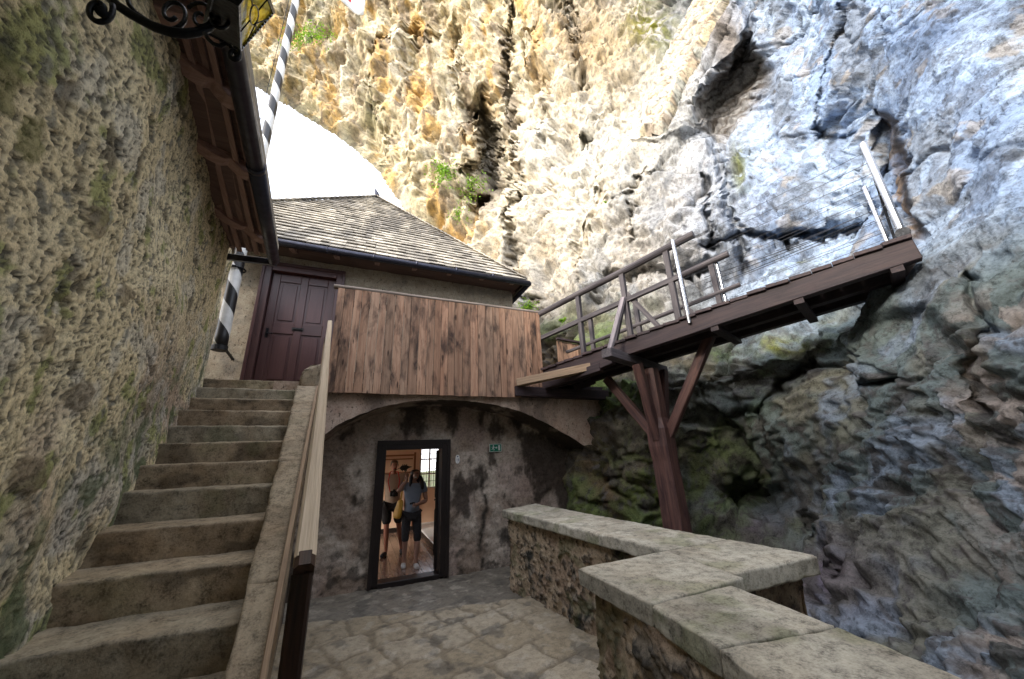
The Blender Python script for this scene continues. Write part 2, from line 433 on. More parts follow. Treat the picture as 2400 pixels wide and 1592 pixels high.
def hexa(name, c, n, amp, nsc, colf, mat, parent=None, smooth=False, seed=0., edge=0., dust=1.):
    """stone block: c = 8 corners (z-low ccw 4, z-high ccw 4), n = divisions; noise-displaced closed surface"""
    c = np.array([list(map(float, x)) for x in c]); nx, ny, nz = n
    def tri(u, v, w):
        b0 = (c[0]*(1-u)+c[1]*u)*(1-v)+(c[3]*(1-u)+c[2]*u)*v
        b1 = (c[4]*(1-u)+c[5]*u)*(1-v)+(c[7]*(1-u)+c[6]*u)*v
        return b0*(1-w)+b1*w
    verts = {}; V = []; Fs = []; UV = []
    def vid(i, j, k):
        key = (i, j, k)
        if key not in verts:
            verts[key] = len(V); u, v, w = i/nx, j/ny, k/nz
            V.append(tri(u, v, w)); UV.append((min(i, nx-i), min(j, ny-j), min(k, nz-k)))
        return verts[key]
    for i in range(nx):
        for j in range(ny):
            Fs.append((vid(i, j, 0), vid(i, j+1, 0), vid(i+1, j+1, 0), vid(i+1, j, 0)))
            Fs.append((vid(i, j, nz), vid(i+1, j, nz), vid(i+1, j+1, nz), vid(i, j+1, nz)))
    for i in range(nx):
        for k in range(nz):
            Fs.append((vid(i, 0, k), vid(i+1, 0, k), vid(i+1, 0, k+1), vid(i, 0, k+1)))
            Fs.append((vid(i, ny, k), vid(i, ny, k+1), vid(i+1, ny, k+1), vid(i+1, ny, k)))
    for j in range(ny):
        for k in range(nz):
            Fs.append((vid(0, j, k), vid(0, j, k+1), vid(0, j+1, k+1), vid(0, j+1, k)))
            Fs.append((vid(nx, j, k), vid(nx, j+1, k), vid(nx, j+1, k+1), vid(nx, j, k+1)))
    V = np.array(V); UV = np.array(UV); cen = V.mean(0)
    Q = V*nsc+seed
    D = np.stack([fbm(Q, 4), fbm(Q+31.7, 4), fbm(Q+77.1, 4)], 1)*amp
    V2 = V+D
    if edge:   # worn, chipped arrises
        e = (UV == 0).sum(1) >= 2
        chip = (.25+np.clip(fbm(V*5+seed, 3)+.35, 0, 1.5))*edge
        dirc = cen-V; dirc[:, :2] *= 0; dirc = (c[[0, 4]].mean(0)*0+dirc)
        nrm = (cen-V); nrm /= np.linalg.norm(nrm, axis=1)[:, None]
        # pull towards centre, ignoring the long axis
        ext = c.max(0)-c.min(0); long = int(np.argmax(ext)); w = np.ones(3); w[long] = 0
        nn = np.sign(cen-V)*w*(np.abs(cen-V) > .3*ext/2)
        V2 = V2+nn*chip[:, None]*e[:, None]
    me = bpy.data.meshes.new(name); me.from_pydata(V2.tolist(), [], Fs); me.update()
    cv_ = colf(V+seed); tp_ = (np.array([k[2] for k in verts]) == nz)[:, None]*(.35+.35*sstep(-.4, .5, fbm(V*2.1+seed, 3)))[:, None]*dust; cv_ = cv_*(1-tp_)+np.array((.38, .32, .23))*tp_
    attr_col(me, 'tint', np.clip(cv_, .01, .9))
    return link(name, me, mat, parent, smooth)

def stonecol(base, light, moss=.0, stain=.5, warm=.3):
    base = np.array(base); light = np.array(light)
    def f(V):
        a = sstep(-.5, .6, fbm(V*2.3, 4))[:, None]; c = base*(1-a)+light*a
        w = sstep(0., .6, fbm(V*3.1+9, 4))[:, None]*warm; c = c*(1-w)+np.array((.2, .12, .06))*w
        s_ = sstep(.1, .55, fbm(V*np.array([2.5, 2.5, 5])+19, 5))[:, None]*stain; c = c*(1-s_)+np.array((.045, .04, .033))*s_
        m_ = sstep(.2, .6, fbm(V*2.7+29, 4))[:, None]*moss; c = c*(1-m_)+np.array((.1, .13, .04))*m_
        return c
    return f

# ================================================================== ROCK CLIFF
fwdh = np.array([math.sin(R(YAW)), math.cos(R(YAW)), 0]); rgth = np.array([math.cos(R(YAW)), -math.sin(R(YAW)), 0])
def to_st(px, py):
    d = ray(px, py); fh = d@fwdh; return (d@rgth)/fh, d[2]/fh
CP = [(560,100,15),(800,100,15),(1000,50,14),(1200,0,12),(1200,250,12.5),(1000,350,14),(930,480,14.5),(1100,600,13),(1120,400,13.5),
 (1230,400,10.8),(1300,200,10.5),(1300,500,9.8),(1240,700,10),(1300,700,9),(1360,830,8.2),(1450,560,8.2),(1500,300,8.5),(1500,100,9.5),
 (1400,0,11),(1650,0,7.5),(1600,200,7.8),(1700,450,6.8),(1600,500,7),(1550,620,7.2),(1500,750,7.4),(1700,600,6.5),(1850,450,5.8),
 (1900,600,5.4),(1900,300,5.3),(1850,100,5.3),(2000,0,4.0),(2000,150,4.3),(2050,400,4.2),(2040,560,4.2),(2150,575,3.15),(2100,700,3.25),
 (2200,300,3.0),(2300,100,2.7),(2400,0,2.5),(2400,400,2.35),(2400,800,2.3),(2300,600,2.6),(2000,800,3.9),(1850,850,4.9),(1700,900,5.8),
 (1550,900,6.4),(1440,950,6.65),(1395,1060,6.62),(1350,1000,7.6),(1300,1080,7.8),(1290,1200,7.4),(1450,1150,6.6),(1600,1150,6.4),(1770,1150,6.6),
 (1900,1050,4.8),(2050,1000,3.8),(2200,1000,3.0),(2400,1200,2.35),(2200,1300,2.9),(2000,1250,3.8),(1850,1300,4.8),(1700,1350,5.6),
 (2000,1500,3.3),(2300,1550,2.4)]
cpst = [to_st(a, b) for a, b, _ in CP]+[(-2., 2.2), (-.5, 3.2), (1., 3.2), (2.5, 3.), (4., 2.5), (4., .8), (4., -.3), (2.6, .8), (2.6, -.4)]
cpD = [d for *_, d in CP]+[15, 11, 7, 3.0, 1.7, 1.5, 1.5, 1.95, 1.95]
cpst = np.array(cpst); cpl = np.log(np.array(cpD))
def tps(r): return np.where(r > 1e-9, r*r*np.log(np.maximum(r, 1e-9)), 0)
K = tps(np.linalg.norm(cpst[:, None]-cpst[None], axis=2))+np.eye(len(cpl))*.004
Pm = np.hstack([np.ones((len(cpl), 1)), cpst]); A = np.zeros((len(cpl)+3,)*2); A[:len(cpl), :len(cpl)] = K
A[:len(cpl), len(cpl):] = Pm; A[len(cpl):, :len(cpl)] = Pm.T
W = np.linalg.solve(A, np.concatenate([cpl, np.zeros(3)]))
def rockD(s, t):
    Q = np.stack([s, t], 1); out = np.empty(len(Q))
    for a in range(0, len(Q), 20000):
        q = Q[a:a+20000]; out[a:a+20000] = tps(np.linalg.norm(q[:, None]-cpst[None], axis=2))@W[:-3]+W[-3]+q@W[-2:]
    return np.clip(np.exp(out), 1.3, 22)

SKYP = [(-3000,1700),(-3000,-60),(300,95),(560,188),(660,240),(740,290),(830,350),(880,400),(915,450),(960,520),(1020,620),(1090,760),(1120,900),(1130,1700)]
ds = .0055
sv = np.concatenate([np.arange(-2.0, -1.2, .03), np.arange(-1.2, 2.32, ds), np.arange(2.32, 4., .03)])
tv_ = np.concatenate([np.arange(-1.0, -.66, .03), np.arange(-.66, 2.02, ds), np.arange(2.02, 3.3, .03)])
SS, TT = np.meshgrid(sv, tv_, indexing='ij'); shp = SS.shape
s_, t_ = SS.ravel(), TT.ravel()
# base depth is smooth: evaluate coarsely and interpolate
cs = np.linspace(-2.05, 4.05, 160); ct = np.linspace(-1.05, 3.35, 130)
CS, CT = np.meshgrid(cs, ct, indexing='ij'); CDg = rockD(CS.ravel(), CT.ravel()).reshape(CS.shape)
def bil(gx, gy, Z, x, y):
    fx = (x-gx[0])/(gx[1]-gx[0]); fy = (y-gy[0])/(gy[1]-gy[0]); i = np.clip(fx.astype(int), 0, len(gx)-2); j = np.clip(fy.astype(int), 0, len(gy)-2)
    a, b = fx-i, fy-j
    return (Z[i, j]*(1-a)+Z[i+1, j]*a)*(1-b)+(Z[i, j+1]*(1-a)+Z[i+1, j+1]*a)*b
D = bil(cs, ct, CDg, s_, t_)
dirs = fwdh[None]+s_[:, None]*rgth[None]+t_[:, None]*np.array([[0, 0, 1.]])
P = C0+dirs*D[:, None]
px, py = proj(P)
infr = (dirs@cf) > .05
px = np.where(infr, px, -9000); 
wob = fbm(P*.9, 4)*14
wx, wy = px+wob+fbm(P*5+3, 3)*9, py+fbm(P*.9+40, 4)*14+fbm(P*5+53, 3)*9
def groove(pts, w): return np.exp(-(polydist(wx, wy, pts)/w)**2)
Pg = P.reshape(*shp, 3)
gu = np.gradient(Pg, axis=0); gv = np.gradient(Pg, axis=1); nr = np.cross(gu, gv); nr /= np.linalg.norm(nr, axis=2)[..., None]+1e-9
nr = nr.reshape(-1, 3); nr *= -np.sign((nr*dirs).sum(1))[:, None]      # towards the courtyard
P0 = P.copy(); rel = np.zeros(len(P))
# deep hole and crevices: (polyline, width px, depth m)
FEAT = [([(1118,250),(1140,300),(1150,370),(1145,430),(1120,470)],24,2.2),([(1130,350),(1100,420)],14,1.2),
 ([(1188,-20),(1185,120),(1188,230),(1200,330),(1212,420),(1192,520),(1200,620),(1235,700)],7,.5),
 ([(1680,345),(1692,400),(1702,480),(1720,560),(1745,640)],12,.35),([(1652,420),(1660,520),(1668,600)],6,.3),
 ([(1945,10),(1925,120),(1905,200),(1893,290)],3.5,.07),([(1892,300),(1925,322),(1972,320)],7,.16),
 ([(1830,562),(1900,545),(1960,515),(2000,496)],9,.55),([(1430,650),(1500,640),(1580,650),(1660,640)],12,.5),([(1650,600),(1745,560),(1830,570)],7,.35),
 ([(1400,440),(1412,470),(1430,480)],16,.5),([(1358,312),(1366,320)],7,.5),([(1375,510),(1365,560)],9,.3),
 ([(1810,880),(1795,930),(1790,960),(1815,1010),(1822,1100),(1825,1150)],6,.16),([(1735,1160),(1770,1150),(1800,1165)],26,1.0),
 ([(1790,960),(1760,950),(1700,965)],6,.2),([(1990,880),(2005,905),(2040,905),(2085,900)],7,.25),([(1990,878),(2010,870)],6,.2),
 ([(1810,900),(1830,860),(1880,840)],8,.3),([(1860,1200),(1900,1260),(1960,1340)],8,.3),
 ([(1560,980),(1650,990),(1750,1005)],8,.2),([(960,60),(955,180),(980,330),(975,430)],16,.25),
 ([(860,180),(900,300),(905,420)],10,.3),([(1060,60),(1075,200),(1090,330)],10,.35),([(1240,60),(1260,200),(1290,330)],12,.3),
 ([(1330,0),(1345,80),(1370,180)],12,.4),([(1560,390),(1500,420),(1470,470),(1480,560)],6,.25),([(1330,560),(1350,640),(1400,700)],8,.3),
 
 ([(880,120),(960,80),(1010,70)],10,.3),([(2270,640),(2300,760),(2280,880),(2310,960)],14,.12)]
for pts, w, dep in FEAT: rel += groove(pts, w)*dep
# dark recess with the masonry face
rec = sdpoly(wx, wy, [(1662,195),(1700,150),(1758,85),(1768,140),(1762,230),(1735,290),(1690,340),(1655,300),(1642,240)])
rel += sstep(20, -20, rec)*.6
rec2 = sdpoly(wx, wy, [(1895,300),(1985,240),(1985,320),(1970,372),(1905,330)]); rel += sstep(25, -25, rec2)*.25
# upright channel behind the end of the footbridge
ch = sdpoly(px, py, [(2005,262),(2030,268),(2062,330),(2110,440),(2142,540),(2120,575),(2070,570),(2040,440),(2008,330)]); rel += sstep(14, -14, ch)*.36
# raised buttress of rubble
but = sdpoly(px+wob*.5, py, [(1590,-60),(1545,120),(1500,220),(1478,320),(1600,330),(1650,290),(1665,190),(1755,80),(1730,-60)]); rel -= sstep(18, -14, but)*.5
# bulging boulder, overhanging shelf, ceiling sheet
rel -= np.exp(-(((px-1620)/230)**2+((py-500)/160)**2)**1.5)*.7
rel -= np.exp(-(((px-1020)/150)**2+((py-450)/260)**2)**1.2)*.9
rel -= np.exp(-(((px-2080)/170)**2+((py-1000)/190)**2)**1.4)*.3
shelf = np.interp(px, [1400,1500,1600,1750,1870,2000,2140,2200,2260,2400], [960,925,900,860,800,745,700,730,800,900])
rel += sstep(-10, 45, py-shelf)*sstep(1380, 1450, px)*sstep(2420, 2250, px)*.3*np.exp(-np.clip(py-shelf, 0, 999)/160)
lip = sdpoly(px+wob*.8, py+wob*.5, SKYP)
rel += 3.2*np.exp(-np.clip(lip, 0, 400)/22)
P = C0+dirs*(D+rel)[:, None]
# detail
flute = sstep(1350, 1150, px)*sstep(800, 600, py)
lower = sstep(700, 900, py)
PS = P; P = P0                                   # noise is looked up on the smooth base surface
warp = np.stack([fbm(P*.8+5, 3), fbm(P*.8+15, 3), fbm(P*.8+25, 3)], 1)
Q = P*np.array([1, 1, .9])+warp*.35
Qf = (P+warp*.25)*np.array([1.15, 1.15, .26])
sc = np.clip(D/7., .35, 1.7)
f1, e1 = facet(Q*.75); f2, e2 = facet(Q*2.0+3); f3, e3 = facet(Q*5.2+7)
r1 = ridged(Q*1.1, 5, .55)-1.2
rb = ridged(Q*np.array([1.3, 1.3, 1.])*.55+40, 4, .5)-1.2
rough_ = sstep(-.25, .35, fbm(P*.45+70, 3))           # some sheets are smooth, others broken
f0, e0 = facet(Q*.42+9)
near = sstep(5.5, 3.2, D); brk = sstep(-.05, .45, fbm(P*.55+70, 3))
lw = sstep(700, 900, py)*sstep(1180, 1280, px); f1 = f1*(.55+.45*lw); f2 = f2*(.45+.55*lw); f3 = f3*(.5+.5*lw); r1 = r1*(.5+.5*lw)
disp = fbm(P*.30, 3)*.42*sc+rb*.20*sc+f0*.24*sc*(1-.4*flute)*(1-.5*near)+f1*.12*sc*(.3+.7*rough_)*(1-.6*flute)+facet(Qf*1.0+5)[0]*.12*flute+(ridged(Qf*.6+77, 3, .45)-1.2)*.22*flute+f2*.032*sc*brk*(1-.5*flute)
disp = disp+f3*.022*brk*(.35+.65*near)+(ridged(Qf*1.5+33, 4, .5)-1.2)*.10*sc*flute+r1*.03*sc*rough_*(1-flute)
disp = disp+fbm(Q*4.5, 5, .55)*.011*sc+fbm(P*19, 3, .6)*.005+near*fbm(P*9, 4, .6)*.012
Pst = P*np.array([1, 1, 2.3])+warp*.5; Pst[:, 2] += P[:, 0]*.45-P[:, 1]*.35
lw = sstep(700, 900, py)*sstep(1180, 1280, px)
disp = disp+lw*((ridged(Pst*1.5+61, 5, .58)-1.25)*.055+facet(Pst*2.1+17)[0]*.055+facet(Pst*4.5+27)[0]*.03)
crack = np.exp(-(e0/.018)**2)*.16*sc+np.exp(-(e1/.022)**2)*.10*sc*rough_*(1-.6*flute)+np.exp(-(e2/.03)**2)*.03*sc*brk
pit = sstep(.38, .5, fbm(P*1.5+60, 4))*.12*sc+sstep(.36, .5, fbm(P*5.5+160, 4))*.014*np.clip(sc, .6, 1.2)
disp = disp-crack-pit*(1-.5*flute)
P = PS
MP = [(1625,-5),(1565,110),(1520,210),(1492,310),(1560,300),(1600,200),(1660,90),(1715,-5)]; min_ = sstep(20, -10, sdpoly(px, py, MP)); disp = disp*(1-.8*min_)-.22*min_
keepq = sstep(0, 40, lip)
rubble = sstep(2190, 2290, px)*sstep(640, 760, py)
w1, w2, wid, _ = worley(P*np.array([4.5, 4.5, 6])+2); disp += rubble*(.09-.16*w1)
P2 = PS+nr*(disp*(.35+.65*keepq))[:, None]; P = P0
# albedo
n1 = fbm(P*.5+3, 4); n2 = fbm(Q*1.6+13, 5); n3 = fbm(Q*4+23, 5); n4 = fbm(P*.9+33, 4)
def blob(x, y, rx, ry): return np.exp(-((px-x)/rx)**2-((py-y)/ry)**2)
ochre = np.clip(1.25*sstep(1560, 1060, px)*sstep(760, 420, py), 0, 1)
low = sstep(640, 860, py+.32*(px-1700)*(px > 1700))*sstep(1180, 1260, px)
cool = sstep(1500, 1900, px)
col = np.ones((len(P), 3))*np.array((.50, .48, .45))
def mixc(c, w): global col; w = np.clip(w, 0, 1)[:, None]; col = col*(1-w)+np.array(c)*w
mixc((.72, .60, .38), ochre*.9)
mixc((.33, .42, .58), cool*.95)
mixc((.56, .66, .80), sstep(-.25, .35, fbm(Qf*1.1+223, 5)+.3*n3)*cool*.8)
mixc((.70, .43, .13), ochre*sstep(-.1, .4, fbm(Qf*.9+13, 5)+.5*n1)*.9)
mixc((.78, .70, .54), ochre*sstep(-.1, .4, fbm(Qf*.8+123, 4))*.7)
mixc((.27, .20, .13), ochre*sstep(.2, .5, fbm(Qf*1.1+50, 5))*.8)
mixc((.22, .24, .27), (1-ochre)*sstep(.08, .45, fbm(Qf*.9+71, 6, .62))*.7)
mixc((.70, .68, .61), blob(1300, 420, 140, 230)*.8+blob(1500, 250, 130, 160)*.6)
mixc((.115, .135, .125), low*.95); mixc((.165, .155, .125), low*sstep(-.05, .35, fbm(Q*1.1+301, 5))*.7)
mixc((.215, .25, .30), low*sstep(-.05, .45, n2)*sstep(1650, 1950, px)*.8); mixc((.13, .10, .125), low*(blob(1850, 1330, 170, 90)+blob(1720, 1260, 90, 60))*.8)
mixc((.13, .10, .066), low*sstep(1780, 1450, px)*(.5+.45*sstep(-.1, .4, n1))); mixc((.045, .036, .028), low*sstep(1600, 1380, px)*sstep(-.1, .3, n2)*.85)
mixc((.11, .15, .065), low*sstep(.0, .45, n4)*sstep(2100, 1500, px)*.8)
mixc((.10, .12, .05), (blob(1500, 1140, 90, 110)+blob(1660, 1130, 90, 100)*.7+blob(1330, 1180, 60, 60))*sstep(-.4, .3, n3))
mixc((.14, .15, .04), (blob(1520, 70, 70, 60)*1.1+blob(1740, 400, 22, 70)*.9+blob(1860, 620, 40, 18)+blob(1820, 800, 60, 25)+blob(870, 260, 25, 60)*.6)*sstep(-.5, .2, n3))
mixc((.27, .22, .17), blob(1365, 90, 50, 90)*.8+blob(1700, 60, 30, 110)*.7)
mixc((.30, .27, .23), sstep(20, -10, rec)*.7); mixc((.12, .10, .085), sstep(20, -10, rec)*(((P0[:, 2]*4.5+fbm(P0*2, 3)*.6) % 1) < .28)*.7); mixc((.10, .085, .07), groove(FEAT[0][0], 26)*.75)
mixc((.62, .46, .25), blob(1420, 130, 80, 90)*.5)
mixc((.45, .39, .31), (1-low)*cool*sstep(.42, .55, fbm(P*2.2+81, 4))*.5)
mixc((.07, .065, .06), sstep(.32, .48, fbm(Q*2.6+91, 6, .65))*(.4+.4*lw)); mixc((.09, .085, .085), sstep(.36, .5, fbm(P*9+191, 4, .65))*(.45+.25*lw)); mixc((.16, .12, .08), flute*sstep(.1, .5, ridged(Qf*1.4+11, 4, .55)-1.5)*.6)
mixc((.34, .30, .27), rubble*sstep(.3, .8, (wid % 97)/97.)*.8)
ch2 = sdpoly(px+wob*.4, py, [(2008,258),(2030,262),(2066,325),(2114,440),(2146,540),(2122,565),(2092,480),(2045,370)])
mixc((.23, .18, .145), sstep(6, -5, ch2)*(.45+.55*sstep(-.2, .2, n3))); mixc((.05, .045, .045), sstep(14, 2, polydist(px, py, [(2032,270),(2066,330),(2114,440),(2144,535)]))*.8)
SKYrock = lip
keep = lip > 0
kf = keep.reshape(shp); kf = kf[:-1, :-1] & kf[1:, :-1] & kf[1:, 1:] & kf[:-1, 1:]
kr = ((px > 1215) | (py < 760)).reshape(shp)[:-1, :-1]
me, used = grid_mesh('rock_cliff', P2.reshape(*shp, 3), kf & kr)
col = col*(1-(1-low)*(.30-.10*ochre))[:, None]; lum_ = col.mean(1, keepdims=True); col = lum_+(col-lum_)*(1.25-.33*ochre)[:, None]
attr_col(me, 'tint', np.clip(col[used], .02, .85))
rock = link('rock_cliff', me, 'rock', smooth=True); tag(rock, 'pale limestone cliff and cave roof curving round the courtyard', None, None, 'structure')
PG = P2.reshape(*shp, 3)
def rock_at(x, y):
    s, t = to_st(x, y); i = int(np.argmin(abs(sv-s))); j = int(np.argmin(abs(tv_-t))); return PG[i, j]

ph = np.linspace(R(YAW+76), R(YAW+178), 120); zz_ = np.linspace(0, 1, 70)  # cliff continued unseen behind the camera, added to shut out sky light
PH, ZV = np.meshgrid(ph, zz_, indexing='ij'); cur = np.clip((ZV-.45)/.55, 0, 1)
rad = (4.9+1.2*np.sin((PH-ph[0])*1.1)+np.clip((PH-R(YAW+150))*3, 0, 3))*(1-.75*cur**1.6); zed = -2.6+ZV*13
Pb = np.stack([np.sin(PH)*rad, np.cos(PH)*rad, zed], 2); q = Pb.reshape(-1, 3)
fb, _ = facet(q*.8); dd = fbm(q*.5, 5)*.8+fb*.3
q = q+np.stack([np.sin(PH).ravel(), np.cos(PH).ravel(), PH.ravel()*0], 1)*dd[:, None]
me, used = grid_mesh('rock_cliff', q.reshape(Pb.shape)); cc_ = np.array((.3, .3, .29))*(1+.5*np.clip(fbm(q, 4), -.8, .8))[:, None]
attr_col(me, 'tint', cc_); tag(link('rock_cliff', me, 'rock', smooth=True), kind='structure')

# rubble masonry patch walled into the cliff
mk = inpoly(px, py, [(1625,-5),(1565,110),(1520,210),(1492,310),(1560,300),(1600,200),(1660,90),(1715,-5)]).reshape(shp)
kk = mk[:-1, :-1] & mk[1:, :-1] & mk[1:, 1:] & mk[:-1, 1:]
w1, w2, wid, _ = worley(P*np.array([3.2, 3.2, 5.5])+8)
Pm_ = PS+nr*(.26-.14*w1+disp*.3+f3*.03)[:, None]
Pm_ = Pm_+nr*((-.9)*(1-sstep(0, 10, -sdpoly(px, py, [(1625,-5),(1565,110),(1520,210),(1492,310),(1560,300),(1600,200),(1660,90),(1715,-5)]))))[:, None]*.4
mcol = np.array([(.62, .5, .36), (.7, .64, .54), (.45, .38, .3), (.66, .58, .42), (.5, .5, .44)])[wid % 5]
mcol = mcol*.8*(.35+.65*sstep(.02, .12, w2-w1))[:, None]
me, used = grid_mesh('rubble_masonry', Pm_.reshape(*shp, 3), kk)
attr_col(me, 'tint', mcol[used])
tag(link('rubble_masonry', me, 'rock', smooth=True), 'slanting strip of old rubble masonry walled into the cliff high above the footbridge', 'masonry')

# ================================================================== LEFT BUILDING
lb = empty('stone_building', (-1.6, 3, 0), 'left building with rough cream plaster wall beside the stairs and a wooden eave', 'building')
def wallX(Y): return -2.0+.2086*(5.9-Y)
qn, zn = 560, 500
qs = np.linspace(0, 1, qn); Ys = -1.6+(5.62+1.6)*np.minimum(qs/.93, 1)**.9
path = []
for q in qs:
    if q < .93: y = .5-(0) if False else (-1.6+7.3*(q/.93)); path.append((wallX(y), y, 0, -1.6))
    else:
        a = (q-.93)/.07*math.pi/2; r_ = .28; y0 = 5.70; x0 = wallX(y0)-r_
        path.append((x0+r_*math.cos(a), y0+r_*math.sin(a), 0, 0))
path = np.array(path)
ztop = np.interp(path[:, 1], [-1.6, 1.7, 2.4, 3.95, 5.14, 6], [4.0, 4.08, 4.27, 4.36, 4.55, 4.7])
ZZ = np.linspace(0, 1, zn)[None]*(ztop[:, None]+.1)-.1
X_ = np.repeat(path[:, 0][:, None], zn, 1); Y_ = np.repeat(path[:, 1][:, None], zn, 1)
PW = np.stack([X_, Y_, ZZ], 2); gu = np.gradient(PW, axis=0); nrm = np.stack([gu[..., 1], -gu[..., 0], gu[..., 0]*0], 2); nrm /= np.linalg.norm(nrm, axis=2)[..., None]
pw = PW.reshape(-1, 3); nw = nrm.reshape(-1, 3); wpx, wpy = proj(pw)
lump = fbm(pw*2.2, 3)*.008+fbm(pw*.8+4, 3)*.06
wp = pw*np.array([1, 1, .75])+np.stack([fbm(pw*6, 2), fbm(pw*6+9, 2), fbm(pw*6+19, 2)], 1)*.03
wp[:, 2] += pw[:, 1]*.25
g1, g2, gid, _ = worley(wp*30); h1, h2, hid, _ = worley(wp*13+5)
pitm = sstep(.24, .46, fbm(wp*48, 2)); pit2 = sstep(.36, .52, fbm(wp*22+50, 4, .6))
gran = fbm(wp*45, 3)*.0025+(.5-g1)*.001+fbm(wp*9, 3)*.0025
dispw = lump+gran-pitm*.0065-pit2*.007
holes = sstep(.48, .62, fbm(wp*5.5+90, 5)); dispw -= holes*.012
band = sstep(1.0, .2, pw[:, 2]-(1.05+.529*(pw[:, 1]-2.4)))  # close to the steps
tcol = np.ones((len(pw), 3))*np.array((.72, .62, .40))
def mw(c, w): global tcol; w = np.clip(w, 0, 1)[:, None]; tcol = tcol*(1-w)+np.array(c)*w
mw((.80, .72, .50), sstep(0, .5, fbm(pw*1.7+2, 4))*.7)
mw((.44, .33, .26), sstep(-.1, .4, fbm(pw*1.1+12, 4))*sstep(2.9, 1.6, pw[:, 2]-.35*(pw[:, 1]-2))*.8)
mw((.30, .31, .28), band*.75*sstep(-.4, .3, fbm(pw*1.9+32, 4)))
mw((.60, .59, .54), sstep(.2, .5, fbm(pw*2.6+72, 4))*.5)
mw((.27, .31, .10), sstep(.22, .46, fbm(pw*3.4+42, 5)+.26*sstep(2.6, 1., pw[:, 1])-.12)*.75)
mw((.10, .10, .085), pit2*.75); mw((.08, .075, .065), pitm*.9); mw((.07, .06, .05), holes*.7)
mw((.24, .235, .20), ((hid % 5) == 0)*sstep(.40, .33, h1+.15*fbm(wp*30, 2))*.8); mw((.72, .66, .52), ((hid % 11) == 1)*sstep(.36, .3, h1)*.7)
mw((.12, .15, .08), band*sstep(.1, .4, fbm(pw*4+52, 5))*.85)
for (a, b, rx, ry) in [(218,515,24,38),(192,925,26,34),(65,1112,44,42),(290,692,16,24),(62,1165,6,40),(120,785,20,26),(30,200,50,90),(370,180,12,34),(100,330,30,50),(345,955,14,20)]:
    q = ((wpx-a+fbm(pw*9, 3)*10)/rx)**2+((wpy-b+fbm(pw*9+3, 3)*10)/ry)**2
    mw((.15, .15, .05) if (a, b) in ((30, 200), (370, 180), (100, 330)) else (.20, .16, .105), sstep(1.3, .8, q+.5*fbm(pw*14, 3))*.7); dispw += np.where((a in (30, 370, 100)), 0, sstep(1.2, .8, q)*.008)
me, used = grid_mesh('wall', (pw+nw*dispw[:, None]).reshape(qn, zn, 3))
attr_col(me, 'tint', np.clip(tcol, .02, .8)); link('wall', me, 'leftwall', lb, smooth=True)
# eave: wall line and gutter line
G0 = Vector((-.90, 2.03, 4.0)); G1 = Vector((-1.23, 4.70, 4.2)); gd = (G1-G0)/2.67
def GL(y): return G0+gd*(y-2.03)
def WL(y): return Vector((wallX(y), y, float(np.interp(y, [-1.6, 1.7, 2.4, 3.95, 5.14, 6], [3.95, 3.97, 4.17, 4.25, 4.43, 4.5]))))
def WL2(y):  # matching point on the wall line for a gutter parameter y
    return WL(y+.18*max(0, min(1, (y-1)/3.7))*2.4 if y > 1 else y)
NB = 6
for i in range(NB):
    mb = MB()
    ys = np.linspace(-1.4, 4.72, 14)
    for (ya, yb) in zip(ys[:-1], ys[1:]):
        def pt(y, u, dz): 
            w = WL2(y); w = w+Vector((-.08, 0, .02)); q = w.lerp(GL(y), u); q.z += dz; return q
        u0, u1 = i/NB+.02, (i+1)/NB-.055; dz = .02+(.035 if i % 2 else 0)
        vs = [pt(ya, u0, dz), pt(yb, u0, dz), pt(yb, u1, dz), pt(ya, u1, dz), pt(ya, u0, dz+.03), pt(yb, u0, dz+.03), pt(yb, u1, dz+.03), pt(ya, u1, dz+.03)]
        gcs = [(v[1], v[0]+i*3, v[2]) for v in vs]
        mb.add(vs, [(0, 1, 2, 3), (7, 6, 5, 4), (0, 4, 5, 1), (2, 6, 7, 3)]+([(0, 3, 7, 4)] if ya == ys[0] else [])+([(1, 5, 6, 2)] if yb == ys[-1] else []), gcs, [1.1, .9, 1.2, .85, 1.05, 1.][i % 6])
    mb.build('soffit_board', 'soffit', lb)
mb = MB()
for (ya, yb) in [(-1.4, 1.7), (1.7, 4.74)]:
    vs = [WL2(ya)+Vector((-.3, 0, .10)), WL2(yb)+Vector((-.3, 0, .10)), GL(yb)+Vector((0, 0, .11)), GL(ya)+Vector((0, 0, .11))]
    mb.add(vs+[v+Vector((0, 0, .02)) for v in vs], [(0, 1, 2, 3), (7, 6, 5, 4), (0, 4, 5, 1), (1, 5, 6, 2), (2, 6, 7, 3), (3, 7, 4, 0)], None, .5)
mb.build('roof_boarding', 'soffit', lb)
# carved rafter tails
for (wp_, gp_) in [((398,175),(545,262)),((452,368),(580,425)),((500,505),(602,580)),((372,30),(505,90))]:
    def onw(x, y):
        d = ray(x, y); t = (-2.0+5.9*.2086)/(d[0]+.2086*d[1]); return Vector(C0+d*t)
    def ong(x, y):
        best = min(np.linspace(-1, 4.72, 300), key=lambda yy: (proj(np.array(GL(yy)))[0]-x)**2+(proj(np.array(GL(yy)))[1]-y)**2); return GL(best)
    a = onw(*wp_)+Vector((-.06, 0, .03)); b_ = ong(*gp_)+Vector((.0, 0, .02)); a.z = WL2(b_.y).z+.01; d = b_-a; n_ = Vector((0, 0, 1)).cross(d).normalized()*.055
    prof = [(0, -.08), (.32, -.085), (.5, -.06), (.58, -.02), (.66, -.035), (.78, -.05), (.9, -.035), (1., .0), (1., .05), (0, .05)]
    mb = MB(); poly = [a+d*u+Vector((0, 0, h))-n_ for u, h in prof]; mb.prism(poly, n_*2, 0, 1.15); mb.build('rafter_tail', 'soffit', lb, bevel=.004)
